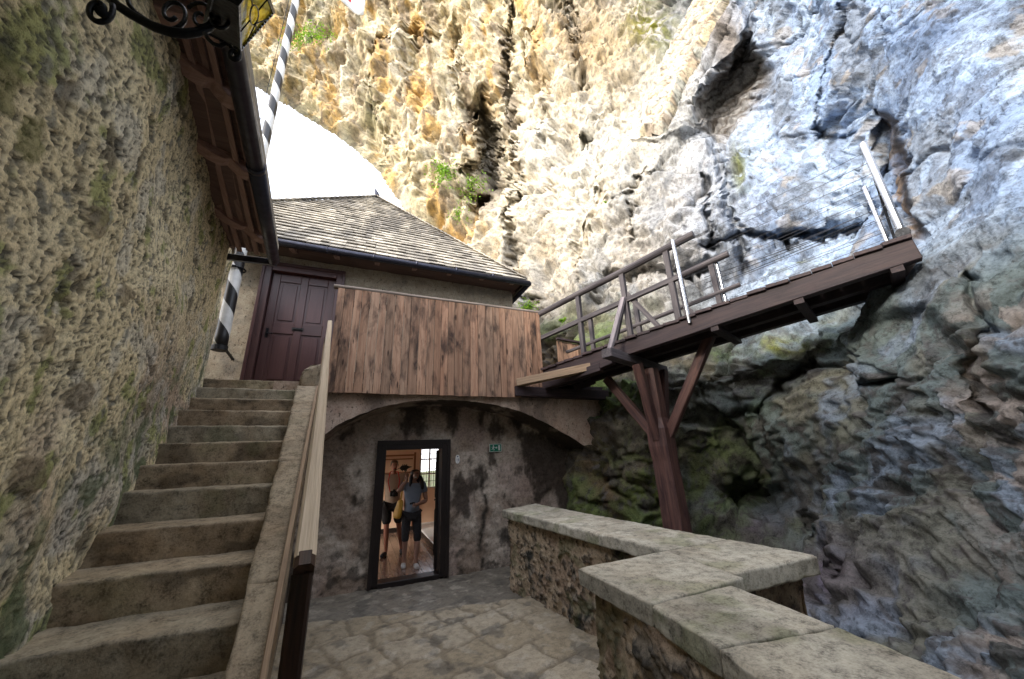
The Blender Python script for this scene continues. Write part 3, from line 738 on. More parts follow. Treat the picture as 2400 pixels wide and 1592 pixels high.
mb = MB(); mb.tube([GL(-1.4)+Vector((.03, 0, 0)), GL(1)+Vector((.03, 0, 0)), GL(2.9)+Vector((.03, 0, 0))], .06, 14); mb.tube([GL(2.9)+Vector((.03, 0, 0)), GL(4.76)+Vector((.03, 0, 0))], .063, 14)
mb.tube([GL(2.88)+Vector((.03, 0, 0)), GL(2.93)+Vector((.03, 0, 0))], .068, 14)
mb.build('gutter', 'gutter', lb, smooth=True, bevel=0)
mb = MB(); mb.bar(WL2(4.74)+Vector((-.35, .12, .0)), GL(4.78)+Vector((.06, 0, -.02)), .05, .08, tv=1); mb.build('end_flashing', 'gutter', lb, bevel=.005)
mb = MB()  # tiled roof rising to its ridge
e0, e1 = GL(-6)+Vector((.05, 0, .13)), GL(4.8)+Vector((.05, 0, .13)); r0_, r1_ = Vector((-3.9, -6, 7.0)), Vector((-4.1, 5.2, 7.15)); b0, b1 = Vector((-7, -6, 4)), Vector((-7.2, 5.4, 4.1))
for A_, B_, C_, D_ in ((e0, e1, r1_, r0_), (r0_, r1_, b1, b0)):
    vs = [A_, B_, C_, D_]; mb.add(vs+[v+Vector((0, 0, .1)) for v in vs], [(0, 1, 2, 3), (7, 6, 5, 4), (0, 4, 5, 1), (1, 5, 6, 2), (2, 6, 7, 3), (3, 7, 4, 0)], None, .7)
mb.build('roof', 'shingle', lb)
mb = MB(); mb.box((-7, -6, -2), (-1.9, -1.55, 4.1)); mb.box((-7, -1.55, -2), (-2.55, 5.6, 4.15)); mb.build('rear_wall', 'upper', lb)

# ================================================================== STAIRCASE
st = empty('stone_staircase', (-.9, 2.4, 0), 'worn brown stone staircase climbing beside the rough left wall to the maroon door', 'staircase')
def nz(Y): return 1.05+.5286*(Y-2.4)
def RX(Y): return -.47-.129*(Y-2.4)
def LX(Y): return -1.27-.2086*(Y-2.4)
def RE(Y): return -.29-.0967*(Y-2.19)
cA = stonecol((.26, .20, .135), (.40, .325, .23), .2, .5, .35)
cB = stonecol((.27, .235, .175), (.38, .34, .26), .25, .4, .25)
for k in range(-5, 11):
    y = 2.4+.35*k; z = 1.05+.185*k
    jz = random.uniform(-.008, .008); xl, xr = LX(y)-.22, RX(y)+.01
    dep = .40 if k < 10 else 1.25
    tl = random.uniform(-.012, .012)
    c = [(xl, y-.0, z-.21), (xr, y+random.uniform(-.01, .015), z-.21), (xr, y+dep, z-.21), (xl, y+dep, z-.21), (xl, y, z+jz+tl), (xr, y, z+jz), (xr, y+dep, z+jz), (xl, y+dep, z+jz)]
    if k == 10: c = [(-3.2, y, z-.16), (-.86, y, z-.16), (-.86, y+1.1, z-.16), (-3.2, y+1.1, z-.16), (-3.2, y, z), (-.86, y, z), (-.86, y+1.1, z), (-3.2, y+1.1, z)]
    hexa('step' if k < 10 else 'landing', c, (90 if k < 10 else 110, 20, 16), .006, 7, cA if k % 3 else cB, 'slab', st, True, k*3.7, .007)
def stringer(y0, y1, j, top=.055, zx=0):
    c = []
    for dz in (-.45, top):
        for (x, y) in ((RX(y0), y0), (RE(y0), y0), (RE(y1), y1), (RX(y1), y1)): c.append((x, y, nz(y)+dz+zx))
    hexa('stringer_stone', c, (8, 44, 12), .008, 6, stonecol((.20, .15, .10), (.30, .235, .165), .1, .35, .5), 'slab', st, True, j*5.1, .01)
for j, (a, b_) in enumerate([(.3, 1.55), (1.556, 2.52), (2.526, 3.7), (3.706, 4.7), (4.706, 5.56)]): stringer(a, b_, j)
c = [(RX(5.57), 5.57, 2.6), (RE(5.57), 5.57, 2.6), (RE(5.57), 5.85, 2.6), (RX(5.57), 5.85, 2.6), (RX(5.57)+.03, 5.6, 2.98), (RE(5.57), 5.57, 3.1), (RE(5.57), 5.85, 3.16), (RX(5.57)+.08, 5.85, 3.13)]
hexa('end_stone', c, (10, 12, 20), .012, 8, stonecol((.24, .19, .13), (.34, .28, .2), .1, .2, .4), 'slab', st, True, 9., .05)
mb = MB()
for (y0, y1) in [(.3, 5.75)]:
    pl = [(RE(y0)-.05, y0, -.3), (RE(y1)-.05, y1, -.3), (RE(y1)-.05, y1, nz(y1)-.2), (RE(y0)-.05, y0, nz(y0)-.2)]
    mb.prism(pl, (-.5, 0, 0), 1, 1)
mb.build('side_wall', 'masonry', st)
mb = MB(); mb.bar((RE(.4)-.012, .4, nz(.4)+.07), (RE(5.5)-.012, 5.5, nz(5.5)+.07), .026, .035, seg=6, jit=.001, tv=.95); mb.build('sill_timber', 'newwood', st, bevel=.004)
hr = empty('handrail', (-.126, 1.36, 0), 'pale squared timber handrail running up beside the stone stairs', 'handrail')
mb = MB(); mb.bar((-.126, 1.36, 1.475), (-.585, 5.66, 3.775), .058, .05, seg=8, jit=.0012, tv=1, chamfer=.010); mb.build('rail', 'lightwood', hr, smooth=False)
mb = MB(); mb.bar((-.128, 1.375, 0), (-.126, 1.35, 1.452), .054, .056, up=(0, 1, 0), tv=1, chamfer=.008); mb.bar((-.122, 1.325, 1.455), (-.1275, 1.372, 1.482), .054, .054, tv=1, chamfer=.012); o_ = mb.build('newel_post', 'darkpost', hr); o_['label'] = 'dark lower post'  # post and rail end in a darker timber than the rail
mb = MB(); mb.box((-.63, 5.62, 3.42), (-.55, 5.74, 3.5), 1, 1); mb.box((-.63, 5.62, 2.95), (-.575, 5.7, 3.5), 2, 1); mb.build('bracket', 'newwood', hr, bevel=.004)

# ================================================================== MAIN HOUSE
hs = empty('stone_house', (1.2, 7.0, 0), 'plastered stone house with shingle pyramid roof above the arched recess', 'house')
def wallgrid(name, xs, zs, y, hole, mat, thick=.3, amp=.01, bott=None, sc=4):
    X2, Z2 = np.meshgrid(xs, zs, indexing='ij')
    if bott is not None:
        bz = bott(xs); top = zs[-1]; t = (Z2-zs[0])/(top-zs[0]); Z2 = bz[:, None]*(1-t)+top*t
    PP = np.stack([X2, np.full_like(X2, y), Z2], 2)
    d = fbm(PP.reshape(-1, 3)*sc, 4)*amp; PP[..., 1] += d.reshape(X2.shape)
    keep = np.ones((len(xs)-1, len(zs)-1), bool)
    if hole:
        cx = (xs[:-1]+xs[1:])/2; cz = (zs[:-1]+zs[1:])/2
        keep = ~((cx[:, None] > hole[0]) & (cx[:, None] < hole[1]) & (cz[None] > hole[2]) & (cz[None] < hole[3]))
    me, u = grid_mesh(name, PP, keep)
    o = link(name, me, mat, hs, smooth=True)
    if thick:
        sm = o.modifiers.new('t', 'SOLIDIFY'); sm.thickness = thick; sm.offset = -1 if True else 1
    return o
def stain_and_shade(o, base, light, sx):  # blotchy stain, with the recess shade painted in towards right and top
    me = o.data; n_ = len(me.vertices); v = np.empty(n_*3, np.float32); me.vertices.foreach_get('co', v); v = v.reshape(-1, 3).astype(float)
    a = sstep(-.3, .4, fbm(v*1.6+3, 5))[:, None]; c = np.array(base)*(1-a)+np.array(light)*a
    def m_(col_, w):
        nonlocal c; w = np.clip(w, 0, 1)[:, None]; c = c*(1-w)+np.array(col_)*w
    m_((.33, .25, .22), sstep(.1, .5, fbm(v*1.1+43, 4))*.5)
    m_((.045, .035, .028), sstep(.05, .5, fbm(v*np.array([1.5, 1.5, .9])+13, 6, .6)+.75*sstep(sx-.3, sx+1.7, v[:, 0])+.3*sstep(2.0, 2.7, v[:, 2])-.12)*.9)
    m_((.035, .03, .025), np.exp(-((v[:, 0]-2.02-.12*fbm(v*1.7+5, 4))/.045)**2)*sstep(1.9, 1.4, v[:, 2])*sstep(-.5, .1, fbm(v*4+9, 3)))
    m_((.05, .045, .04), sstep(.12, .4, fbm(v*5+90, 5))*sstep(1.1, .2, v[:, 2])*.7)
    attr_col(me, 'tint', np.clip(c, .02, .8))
# which side the solidify grows is set by the face normal (these grids face -Y)
dx0, dx1, dz0, dz1 = .27, 1.43, .0, 2.05
xs = np.unique(np.round(np.concatenate([np.arange(-1.3, 4.9, .02), [dx0+.03, dx1-.03]]), 4)); zs = np.unique(np.round(np.concatenate([np.arange(-.3, 3., .02), [dz1-.03]]), 4))
stain_and_shade(wallgrid('recess_wall', xs, zs, 6.47, (dx0+.03, dx1-.03, -.2, dz1-.03), 'recessv', .3, .03), (.27, .21, .165), (.42, .36, .30), 1.7)
archpx = [(768,1014),(790,997),(820,982),(885,956),(941,943),(1007,937),(1077,938),(1147,946),(1217,963),(1287,995),(1347,1030),(1394,1061)]
ap = np.array([atY(a, b, 5.8) for a, b in archpx]); ax_, az_ = ap[:, 0], ap[:, 2]
ax_ = np.concatenate([[-1.2, -.8], ax_, [4.35, 4.7]]); az_ = np.concatenate([[1.3, 1.85], az_, [1.35, .6]])
xs = np.arange(-1.2, 4.7, .04)
archf = lambda x: np.interp(x, ax_, az_)+fbm(np.stack([x*5, x*0, x*0], 1), 3)*.012
wallgrid('arch_wall', xs, np.linspace(0, 2.88, 40), 5.8, None, 'arch', 0, .012, archf)
Pv = np.zeros((len(xs), 10, 3)); az = archf(xs)
for j in range(10): Pv[:, j, 0] = xs; Pv[:, j, 1] = 5.8+.72*j/9; Pv[:, j, 2] = az-.02*(j/9)
Pv[..., 1][:, 0] += fbm(np.stack([xs, xs*0+5.8, az], 1)*4, 4)*.012
d = fbm(Pv.reshape(-1, 3)*4, 4).reshape(Pv.shape[:2])*.02; Pv[:, 1:, 2] += d[:, 1:]
me, _ = grid_mesh('vault', Pv); stain_and_shade(link('vault', me, 'recessv', hs, smooth=True), (.2, .15, .12), (.32, .26, .2), 1.2)
mb = MB(); mb.box((-.95, 5.84, 2.74), (3.3, 6.95, 2.89)); mb.build('balcony_floor', 'masonry', hs)
# upper wall with doorway
ux0, ux1, uz0, uz1 = -1.86, -.56, 2.9, 5.21
xs = np.unique(np.round(np.concatenate([np.arange(-3.2, 2.96, .05), [ux0+.04, ux1-.04, 2.95]]), 4)); zs = np.unique(np.round(np.concatenate([np.arange(2.8, 5.62, .05), [uz1-.04]]), 4))
wallgrid('upper_wall', xs, zs, 6.9, (ux0+.04, ux1-.04, 2.8, uz1-.04), 'upper', .3, .025, sc=2.5)
mb = MB(); mb.box((2.65, 7.21, 2.8), (2.95, 12.9, 5.6)); mb.box((-3.5, 7.21, 2.8), (-3.2, 12.9, 5.6)); mb.box((-3.2, 12.6, 2.8), (2.65, 12.9, 5.6)); mb.build('side_wall', 'upper', hs)
# pyramid roof
AP = Vector((-.18, 9.79, 9.42)); cs_ = [Vector((3.07, 6.36, 5.40)), Vector((-3.75, 6.36, 5.48)), Vector((-3.75, 13.2, 5.4)), Vector((3.07, 13.2, 5.4))]
def roofface(A_, B_, rows, name='shingles'):
    mb = MB(); L = (B_-A_); n = L.cross(AP-A_).normalized()
    if n.z < 0: n = -n
    for r_i in range(rows):
        t0 = r_i/rows; t1 = min(1, (r_i+1.35)/rows); a0 = A_.lerp(AP, t0); b0 = B_.lerp(AP, t0); a1 = A_.lerp(AP, t1); b1 = B_.lerp(AP, t1)
        w = (b0-a0).length; k = max(1, int(w/.19)); cuts = [0]+sorted((i+random.uniform(-.25, .25)+(.5 if r_i % 2 else 0))/k for i in range(1, k))+[1]
        cuts = [min(1, max(0, c_)) for c_ in cuts]
        for u0, u1 in zip(cuts[:-1], cuts[1:]):
            if u1-u0 < .001: continue
            g_ = .003/w; lo = .034+random.uniform(0, .018); rag = random.uniform(-.25, .1)/rows
            p = [a0.lerp(b0, u0+g_)-(a1-a0)*rag, a0.lerp(b0, u1-g_)-(a1-a0)*rag, a1.lerp(b1, u1-g_), a1.lerp(b1, u0+g_)]
            vs = [p[0]+n*lo, p[1]+n*lo, p[2]+n*.002, p[3]+n*.002, p[0]+n*(lo-.018), p[1]+n*(lo-.018), p[2]-n*.012, p[3]-n*.012]
            mb.add(vs, [(0, 1, 2, 3), (0, 4, 5, 1), (0, 3, 7, 4), (1, 5, 6, 2)], None, random.uniform(.62, 1.2))
    return mb.build(name, 'shingle', roof)
mb = MB(); mb.add([AP-Vector((0, 0, .03))]+[c_-Vector((0, 0, .03)) for c_ in cs_], [(0, 1, 2), (0, 2, 3), (0, 3, 4), (0, 4, 1), (1, 4, 3, 2)], None, .4); roof = mb.build('roof', 'soffit', hs)
roofface(cs_[0], cs_[1], 29); roofface(cs_[0], cs_[3], 30); roofface(cs_[1], cs_[2], 30)
mb = MB()
for q in (0, 1):
    n_ = 34
    for i in range(n_):
        a = cs_[q].lerp(AP, i/n_); b_ = cs_[q].lerp(AP, (i+1.3)/n_); s_o = .055
        mb.bar(a+Vector((0, 0, s_o+.02)), b_+Vector((0, 0, s_o-.01)), .17, .015, tv=random.uniform(.6, 1.1))
mb.build('hip_cap', 'shingle', roof)
mb = MB(); mb.tube([AP+Vector((0, 0, -.05)), AP+Vector((0, 0, .12)), AP+Vector((-.03, 0, .2)), AP+Vector((-.08, 0, .32))], [.1, .07, .05, .01], 8); mb.build('finial', 'gutter', roof)
mb = MB(); mb.bar((-3.75, 6.40, 5.43), (3.05, 6.40, 5.36), .03, .13, tv=.8); mb.bar((3.02, 6.42, 5.36), (3.02, 13, 5.36), .03, .13, tv=.8); mb.build('fascia', 'bridge', roof)
mb = MB(); mb.tube([(-3.8, 6.33, 5.40), (0, 6.33, 5.36), (3.12, 6.33, 5.33)], .06, 14); mb.tube([(3.12, 6.33, 5.33), (3.12, 13, 5.33)], .06, 14)
for xx in np.arange(-3.2, 3., .78): mb.tube([(xx, 6.33, 5.365), (xx+.03, 6.33, 5.365)], .067, 14)
mb.build('gutter', 'gutter', hs, smooth=True)
for xx in np.arange(-2.8, 3., .7):
    mb = MB(); mb.bar((xx, 6.40, 5.36), (xx, 6.95, 5.55), .09, .1); mb.build('rafter_tail', 'soffit', hs, bevel=.004)
for yy in np.arange(6.9, 9, .7):
    mb = MB(); mb.bar((3.0, yy, 5.33), (2.9, yy, 5.48), .09, .1); mb.build('rafter_tail', 'soffit', hs)
# upper door
fr = MB(); Yd = 6.86
fr.box((ux0, Yd-.04, uz0), (ux0+.13, Yd+.16, uz1)); fr.box((ux1-.13, Yd-.04, uz0), (ux1, Yd+.16, uz1)); fr.box((ux0+.13, Yd-.04, uz1-.13), (ux1-.13, Yd+.16, uz1))
fr.box((ux0-.02, Yd-.065, uz1-.03), (ux1+.02, Yd-.042, uz1+.03)); fr.box((ux0-.02, Yd-.065, uz0), (ux0+.03, Yd-.042, uz1-.032)); fr.box((ux1-.03, Yd-.065, uz0), (ux1+.02, Yd-.042, uz1-.032))
fr.build('door_frame', 'doorwood', hs, bevel=.006)
dr = MB(); a0, a1, b0, b1 = ux0+.135, ux1-.135, uz0+.01, uz1-.135; yd = Yd+.06
dr.box((a0, yd+.02, b0), (a1, yd+.05, b1))
w_ = a1-a0; cols = [(a0, a0+.13), (a0+w_/2-.06, a0+w_/2+.06), (a1-.13, a1)]
for (c0_, c1_) in cols: dr.box((c0_, yd, b0), (c1_, yd+.018, b1), 2)
zr = [(b0, b0+.16), (b0+1.02, b0+1.22), (b1-.16, b1)]
for (z0_, z1_) in zr:
    for (c0_, c1_) in ((cols[0][1], cols[1][0]), (cols[1][1], cols[2][0])): dr.box((c0_, yd, z0_), (c1_, yd+.018, z1_), 0)
for (z0_, z1_) in ((zr[0][1], zr[1][0]), (zr[1][1], zr[2][0])):
    for (c0_, c1_) in ((cols[0][1], cols[1][0]), (cols[1][1], cols[2][0])): dr.box((c0_+.045, yd+.005, z0_+.045), (c1_-.045, yd+.018, z1_-.045), 2)
door = dr.build('door', 'doorwood', hs, bevel=.007)
mb = MB(); mb.box((a0+w_/2-.09, yd-.012, b0+1.09), (a0+w_/2+.09, yd-.004, b0+1.15)); mb.box((a0+w_/2-.07, yd-.03, b0+1.11), (a0+w_/2+.07, yd-.02, b0+1.13)); mb.build('letter_slot', 'black', door, bevel=.003)
mb = MB(); mb.tube([(a0+.07, yd, b0+1.0), (a0+.07, yd-.045, b0+1.0), (a0+.16, yd-.045, b0+1.0)], .011, 8); mb.box((a0+.045, yd-.008, b0+.93), (a0+.09, yd-.002, b0+1.1)); mb.build('handle', 'iron', door)
# lower doorway frame
fr = MB()
fr.box((dx0, 6.40, 0.0), (dx0+.125, 6.66, dz1)); fr.box((dx1-.125, 6.40, 0.0), (dx1, 6.66, dz1)); fr.box((dx0+.125, 6.40, dz1-.13), (dx1-.125, 6.66, dz1)); fr.box((dx0+.125, 6.42, -.05), (dx1-.125, 6.66, .035))
fr.box((dx0-.02, 6.385, -.02), (dx0+.04, 6.398, dz1+.02)); fr.box((dx1-.04, 6.385, -.02), (dx1+.02, 6.398, dz1+.02)); fr.box((dx0+.04, 6.385, dz1-.05), (dx1-.04, 6.398, dz1+.02))
fr.build('door_frame', 'frame', hs, bevel=.005)
# open glazed leaf
hx = dx1-.14; e_ = Vector((.22, .975, 0)).normalized()
def LP(u, z): return Vector((hx, 6.70, 0))+e_*u+Vector((0, 0, z))
mb = MB(); mb.bar(LP(.04, .04), LP(.04, 1.9), .05, .08, up=e_); mb.bar(LP(.82, .04), LP(.82, 1.9), .05, .08, up=e_)
mb.bar(LP(.08, .1), LP(.78, .1), .05, .12); mb.bar(LP(.08, 1.86), LP(.78, 1.86), .05, .08); gl_ = mb.build('door_leaf', 'frame', hs, bevel=.004)
mb = MB(); a = LP(.08, .16); b_ = LP(.78, .16); mb.add([a, b_, LP(.78, 1.82), LP(.08, 1.82)], [(0, 1, 2, 3)]); mb.build('pane', 'glass', gl_)
mb = MB()
for u in (.25, .4, .55):
    for (z0_, z1_) in ((.2, .9), (1.1, 1.7)): mb.bar(LP(u, z0_)+Vector((-.04, 0, 0)), LP(u, z1_)+Vector((-.04, 0, 0)), .012, .012, up=e_)
mb.bar(LP(.78, 1.02)+Vector((-.06, 0, 0)), LP(.66, 1.02)+Vector((-.06, 0, 0)), .02, .02); mb.build('handle', 'iron', gl_)
# ---------- room behind the doorway
mb = MB()
for i in range(26):
    x = -.9+i*.155; mb.box((x, 6.5, -.03), (x+.151, 10.6, .015+random.uniform(-.001, .001)), 1)
fl = mb.build('floor_boards', 'roomfloor', hs, bevel=.002)
RX0, RX1, RY1 = -1.2, 3.0, 10.6
def wall_with_holes(axis, c, t, lo, hi, z0, z1, holes, mat, name):
    """wall slab with rectangular window openings built from butted boxes"""
    mb = MB(); cur = lo
    def bx(a, b_, za, zb):
        if b_-a < 1e-4 or zb-za < 1e-4: return
        if axis == 'y': mb.box((a, c, za), (b_, c+t, zb))
        else: mb.box((c, a, za), (c+t, b_, zb))
    for (h0, h1, w0, w1) in sorted(holes):
        bx(cur, h0, z0, z1); bx(h0, h1, z0, w0); bx(h0, h1, w1, z1); cur = h1
    bx(cur, hi, z0, z1); return mb.build(name, mat, hs)
wall_with_holes('y', 10.6, .25, -1.45, 3.3, 0, 2.7, [(1.55, 2.1, 1.0, 2.15)], 'roomwall', 'room_wall')
wall_with_holes('x', -1.45, .25, 6.78, 10.6, -.2, 2.7, [(7.2, 8.6, .8, 2.3), (9.1, 10.3, .8, 2.3)], 'roomwall', 'room_wall')  # two unseen openings added to let sunlight into the room
wall_with_holes('x', 3.0, .3, 6.78, 10.6, -.2, 2.7, [], 'roomwall', 'room_wall')
mb = MB(); mb.box((-1.45, 6.78, 2.705), (3.3, 10.85, 2.78)); mb.build('ceiling', 'roomwall', hs)
mb = MB(); mb.box((-1.2, 6.76, 0.02), (.25, 6.775, 2.7)); mb.box((1.45, 6.76, 0.02), (3., 6.775, 2.7)); mb.build('room_wall', 'roomwall', hs)
wn = MB()
for (x0_, x1_) in ((1.55, 1.59), (2.06, 2.1), (1.80, 1.84)): wn.box((x0_, 10.6, 1.), (x1_, 10.66, 2.15), 2)
for z in (1.0, 1.36, 1.74, 2.11): wn.box((1.59, 10.605, z), (2.06, 10.655, z+.035), 0)
win = wn.build('window', 'outdoor', hs)
mb = MB()
for x in (1.63, 1.69, 1.76, 1.89, 1.96, 2.02): mb.tube([(x, 10.72, 1.), (x, 10.72, 2.15)], .007, 6)
for z in (1.18, 1.5, 1.9): mb.tube([(1.55, 10.72, z), (2.1, 10.72, z)], .007, 6)
mb.build('bars', 'iron', win)
mb = MB(); mb.box((-1.19, 10.55, .016), (1.5, 10.595, .12), 0); mb.build('skirting', 'frame', hs)
pf = empty('display_platform', (2.2, 9, 0), 'low white display platform with dark skirting along the right of the room', 'platform')
mb = MB(); mb.box((1.52, 7.7, .016), (2.98, 10.59, .14), 1); mb.build('skirting', 'frame', pf)
mb = MB(); mb.box((1.5, 7.68, .142), (2.98, 10.59, .17), 1); mb.build('top', 'cloth_white', pf)
mb = MB(); mb.box((1.9, 9.6, .18), (2.6, 10.1, .5)); mb.box((1.95, 9.65, .5), (2.55, 10.05, .55)); mb.build('plinth', 'roomwall', pf)
for (a0, b0, a1, b1) in ((893, 1071, 975, 1069),):
    pass
rk = empty('display_rack', (.9, 10.5, 0), 'brown wooden display rack standing against the far wall of the room', 'rack')
for (x0_, z0_, x1_, z1_) in ((.2, 1.86, 1.42, 1.90), (.2, 1.77, 1.34, 1.80), (.2, 1.42, 1.40, 1.46)):
    mb = MB(); mb.box((x0_, 10.44, z0_), (x1_, 10.50, z1_), 0); mb.build('rail', 'roomwood', rk)
for (x0_) in (1.38, .2):
    mb = MB(); mb.box((x0_, 10.505, .13), (x0_+.05, 10.55, 1.95), 2); mb.build('post', 'roomwood', rk)
mb = MB(); poly = [(1.0, 10.40, 1.56), (1.05, 10.40, 1.62), (1.16, 10.40, 1.63), (1.24, 10.40, 1.6), (1.33, 10.40, 1.58), (1.24, 10.40, 1.55), (1.16, 10.40, 1.50), (1.05, 10.40, 1.50)]
mb.prism(poly, (0, .035, 0)); mb.bar((.86, 10.42, 1.5), (1.03, 10.42, 1.57), .012, .012)
for x in (1.07, 1.12, 1.17): mb.box((x, 10.39, 1.475), (x+.02, 10.397, 1.655))
mb.box((1.15, 10.43, 1.461), (1.17, 10.45, 1.51), 2)
tag(mb.build('mounted_antique', 'black'), 'small black antique with pointed ends mounted on the brown rack', 'exhibit')

# ================================================================== PLANK PARAPET OF THE BALCONY
pp = empty('plank_parapet', (1.2, 5.7, 2.72), 'weathered vertical plank balustrade with grey cap above the arch', 'balustrade')
x = -.535; i = 0; mb = MB()
while x < 2.97:
    w_ = random.uniform(.105, .145); x1_ = min(x+w_, 2.985); z0_ = 2.715+random.uniform(-.008, .006); dy = random.uniform(-.004, .004)
    if x > 2.42: z0_ += .17
    v = random.uniform(.78, 1.2); r_ = random.uniform(-.06, .06)
    mb.bar(((x+x1_)/2, 5.70+dy, z0_), ((x+x1_)/2+.0, 5.70+dy, 4.37), x1_-x-.006, .024, up=(0, 1, 0), seg=4, jit=.0008, tv=(v*(1+r_), v, v*(1-r_*.6)))
    x = x1_
mb.build('planks', 'plank', pp, bevel=.002)
mb = MB(); mb.bar((-.60, 5.735, 4.40), (3.0, 5.735, 4.375), .11, .055, seg=12, jit=.002, tv=1, chamfer=.018); mb.build('cap_rail', 'cap', pp)
mb = MB()
for z in (2.95, 4.1): mb.box((-.5, 5.722, z), (2.95, 5.775, z+.09), 0)
for x in (-.5, .6, 1.7, 2.85): mb.box((x, 5.78, 2.9), (x+.08, 5.86, 4.36), 2)
mb.build('back_frame', 'bridge', pp)

# ================================================================== FOOTBRIDGE
BS = Vector((2.97, 5.8, 3.25)); BE = Vector((4.73, 1.23, 3.62)); BD = BE-BS; BL = BD.length; be = BD.normalized(); bn = Vector((.933, .36, 0))
def B(t, off=0., h=0.): return BS+BD*t+bn*off+Vector((0, 0, h))
br = empty('timber_footbridge', tuple(B(.5, .45)), 'dark timber footbridge rising from the balcony to the cliff', 'footbridge')
mb = MB(); t = -.03
while t < .965:
    w_ = random.uniform(.036, .046); e = random.uniform(-.03, .01)
    mb.bar(B(t+w_/2, -.05+e, -.02+random.uniform(-.004, .004)), B(t+w_/2, .98+random.uniform(-.01, .02), -.02), w_*BL-.006, .04, tv=random.uniform(.8, 1.5)); t += w_
mb.build('deck', 'bridge', br, bevel=.003)
for off in (.03, .46, .87):
    mb = MB(); mb.bar(B(-.02, off, -.15), B(.995, off, -.15), .12, .215, seg=14, jit=.003, tv=1. if off < .1 else .75); mb.build('beam', 'bridge', br, bevel=.006)
mb = MB()
for t in (.08, .62, .8, .96):
    mb = MB(); mb.bar(B(t, -.02, -.285), B(t, .95, -.285), .09, .06); mb.build('cross_tie', 'bridge', br)
# bracing under the deck near the column
for tt in (.206, .385, .535):
    mb = MB(); mb.bar(B(tt, .01, -.1 if tt > .5 else .0), B(tt, .01, 1.08), .075, .075, up=be, seg=4, jit=.002); mb.build('rail_post', 'railwood', br, bevel=.004)
for tt in (.13, .33, .5, .6):
    mb = MB(); mb.bar(B(tt, .90, .0), B(tt, .90, 1.02), .075, .075, up=be, seg=4, jit=.002); mb.build('rail_post', 'railwood', br, bevel=.004)
mb = MB(); mb.tube([B(-.005, .0, 1.09), B(.2, 0, 1.1), B(.4, 0, 1.1), B(.62, 0, 1.12)], [.052, .055, .053, .056], 12, tv=.9); mb.build('top_rail', 'railwood', br)
mb = MB(); mb.bar(B(-.005, .0, .6), B(.56, 0, .6), .06, .075, seg=5, jit=.002, tv=.9); mb.build('middle_rail', 'railwood', br, bevel=.004)
mb = MB(); mb.tube([B(.0, .88, 1.05), B(.3, .88, 1.04), B(.655, .88, 1.06)], [.05, .052, .05], 12, tv=.9); mb.build('top_rail', 'railwood', br)
mb = MB(); mb.tube([B(.0, .88, .5), B(.3, .88, .5), B(.665, .88, .52)], [.034, .036, .035], 10, tv=.85); mb.build('middle_rail', 'railwood', br)
for (a, b_, nm) in ((B(.39, .04, .72), B(.475, .04, .0), 'brace'), (B(.38, .06, .7), B(.32, .06, .0), 'brace'), (B(.5, .88, .5), B(.56, .88, 0), 'brace')):
    mb = MB(); mb.bar(a, b_, .055, .065, tv=1.); mb.build(nm, 'railwood', br, bevel=.004)
mb = MB(); mb.bar(B(.352, -.36, -.2), B(.385, -.045, .64), .05, .075, up=be, tv=2.6); mb.build('outer_strut', 'railwood', br, bevel=.004)
def spost(t, off, h0=-.1, h1=1.15, r_=.024):
    mb = MB(); mb.tube([B(t, off, h0), B(t, off, h1)], r_, 14); mb.tube([B(t, off, h1), B(t, off, h1+.004)], r_*1.08, 14)
    for hh in np.linspace(.12, 1.05, 8): mb.tube([B(t, off, hh)-be*.035, B(t, off, hh)+be*.035], .006, 6)
    return mb.build('steel_post', 'steel', br, smooth=False)
spost(.565, -.055, -.12); spost(.985, -.01, -.0, 1.16, .031); spost(.975, .86, -.0, 1.12, .022); spost(.615, .93, -.05, 1.1)
for hh in np.linspace(.12, 1.05, 8):
    for (t0_, o0, t1_, o1) in ((.565, -.055, .985, -.01), (.615, .93, .975, .86)):
        mb = MB(); a = B(t0_, o0, hh); b_ = B(t1_, o1, hh); pts = [a.lerp(b_, u)+Vector((0, 0, -.006*math.sin(math.pi*u))) for u in np.linspace(0, 1, 7)]
        mb.tube(pts, .0028, 6); mb.build('wire_rope', 'wire', br)
mb = MB()
for hh in (.2, .62, 1.1):
    mb.tube([B(.99, .03, hh), B(.992, .14, hh), B(.995, .22, hh)], .007, 6)
mb.tube([B(.975, .24, -.05), B(.99, .24, 1.25)], .012, 8); mb.build('wall_anchor', 'iron', br)
mb = MB(); mb.tube([B(.985, -.04, .03)-bn*.02, B(.985, .12, .03)], .055, 14); mb.box(tuple(B(.97, -.03, -.0)), tuple(B(.97, -.03, -.0)+Vector((.12, .1, .02)))); mb.build('anchor_roller', 'iron', br)
# corbel carrying the near beam, on the balcony corner
mb = MB(); a = Vector(atY(1214, 898, 5.66)); b_ = Vector(atY(1400, 858, 4.72)); mb.bar(a, b_, .16, .125, tv=1.0); mb.build('corbel_end', 'newwood', br, bevel=.005)
mb = MB(); mb.bar(B(-.1, .0, -.33), B(.27, .0, -.31), .12, .13, seg=5, jit=.003); mb.bar(B(.27, .0, -.30), B(.315, .0, -.28), .12, .08); mb.build('corbel', 'bridge', br, bevel=.006)
mb = MB(); mb.bar((2.4, 5.72, 2.82), (4.35, 5.72, 2.80), .16, .17, seg=8, jit=.003); mb.build('sole_plate', 'bridge', br, bevel=.006)
mb = MB(); mb.bar((3.6, 5.70, 2.9), B(.12, .87, -.26), .1, .1); mb.bar((3.0, 5.70, 2.9), B(.16, .46, -.26), .1, .1); mb.build('brace', 'bridge', br)
ps = empty('plank_screen', (3.9, 6.4, 2.9), 'small weathered plank screen beyond the footbridge entrance', 'screen')
mb = MB()
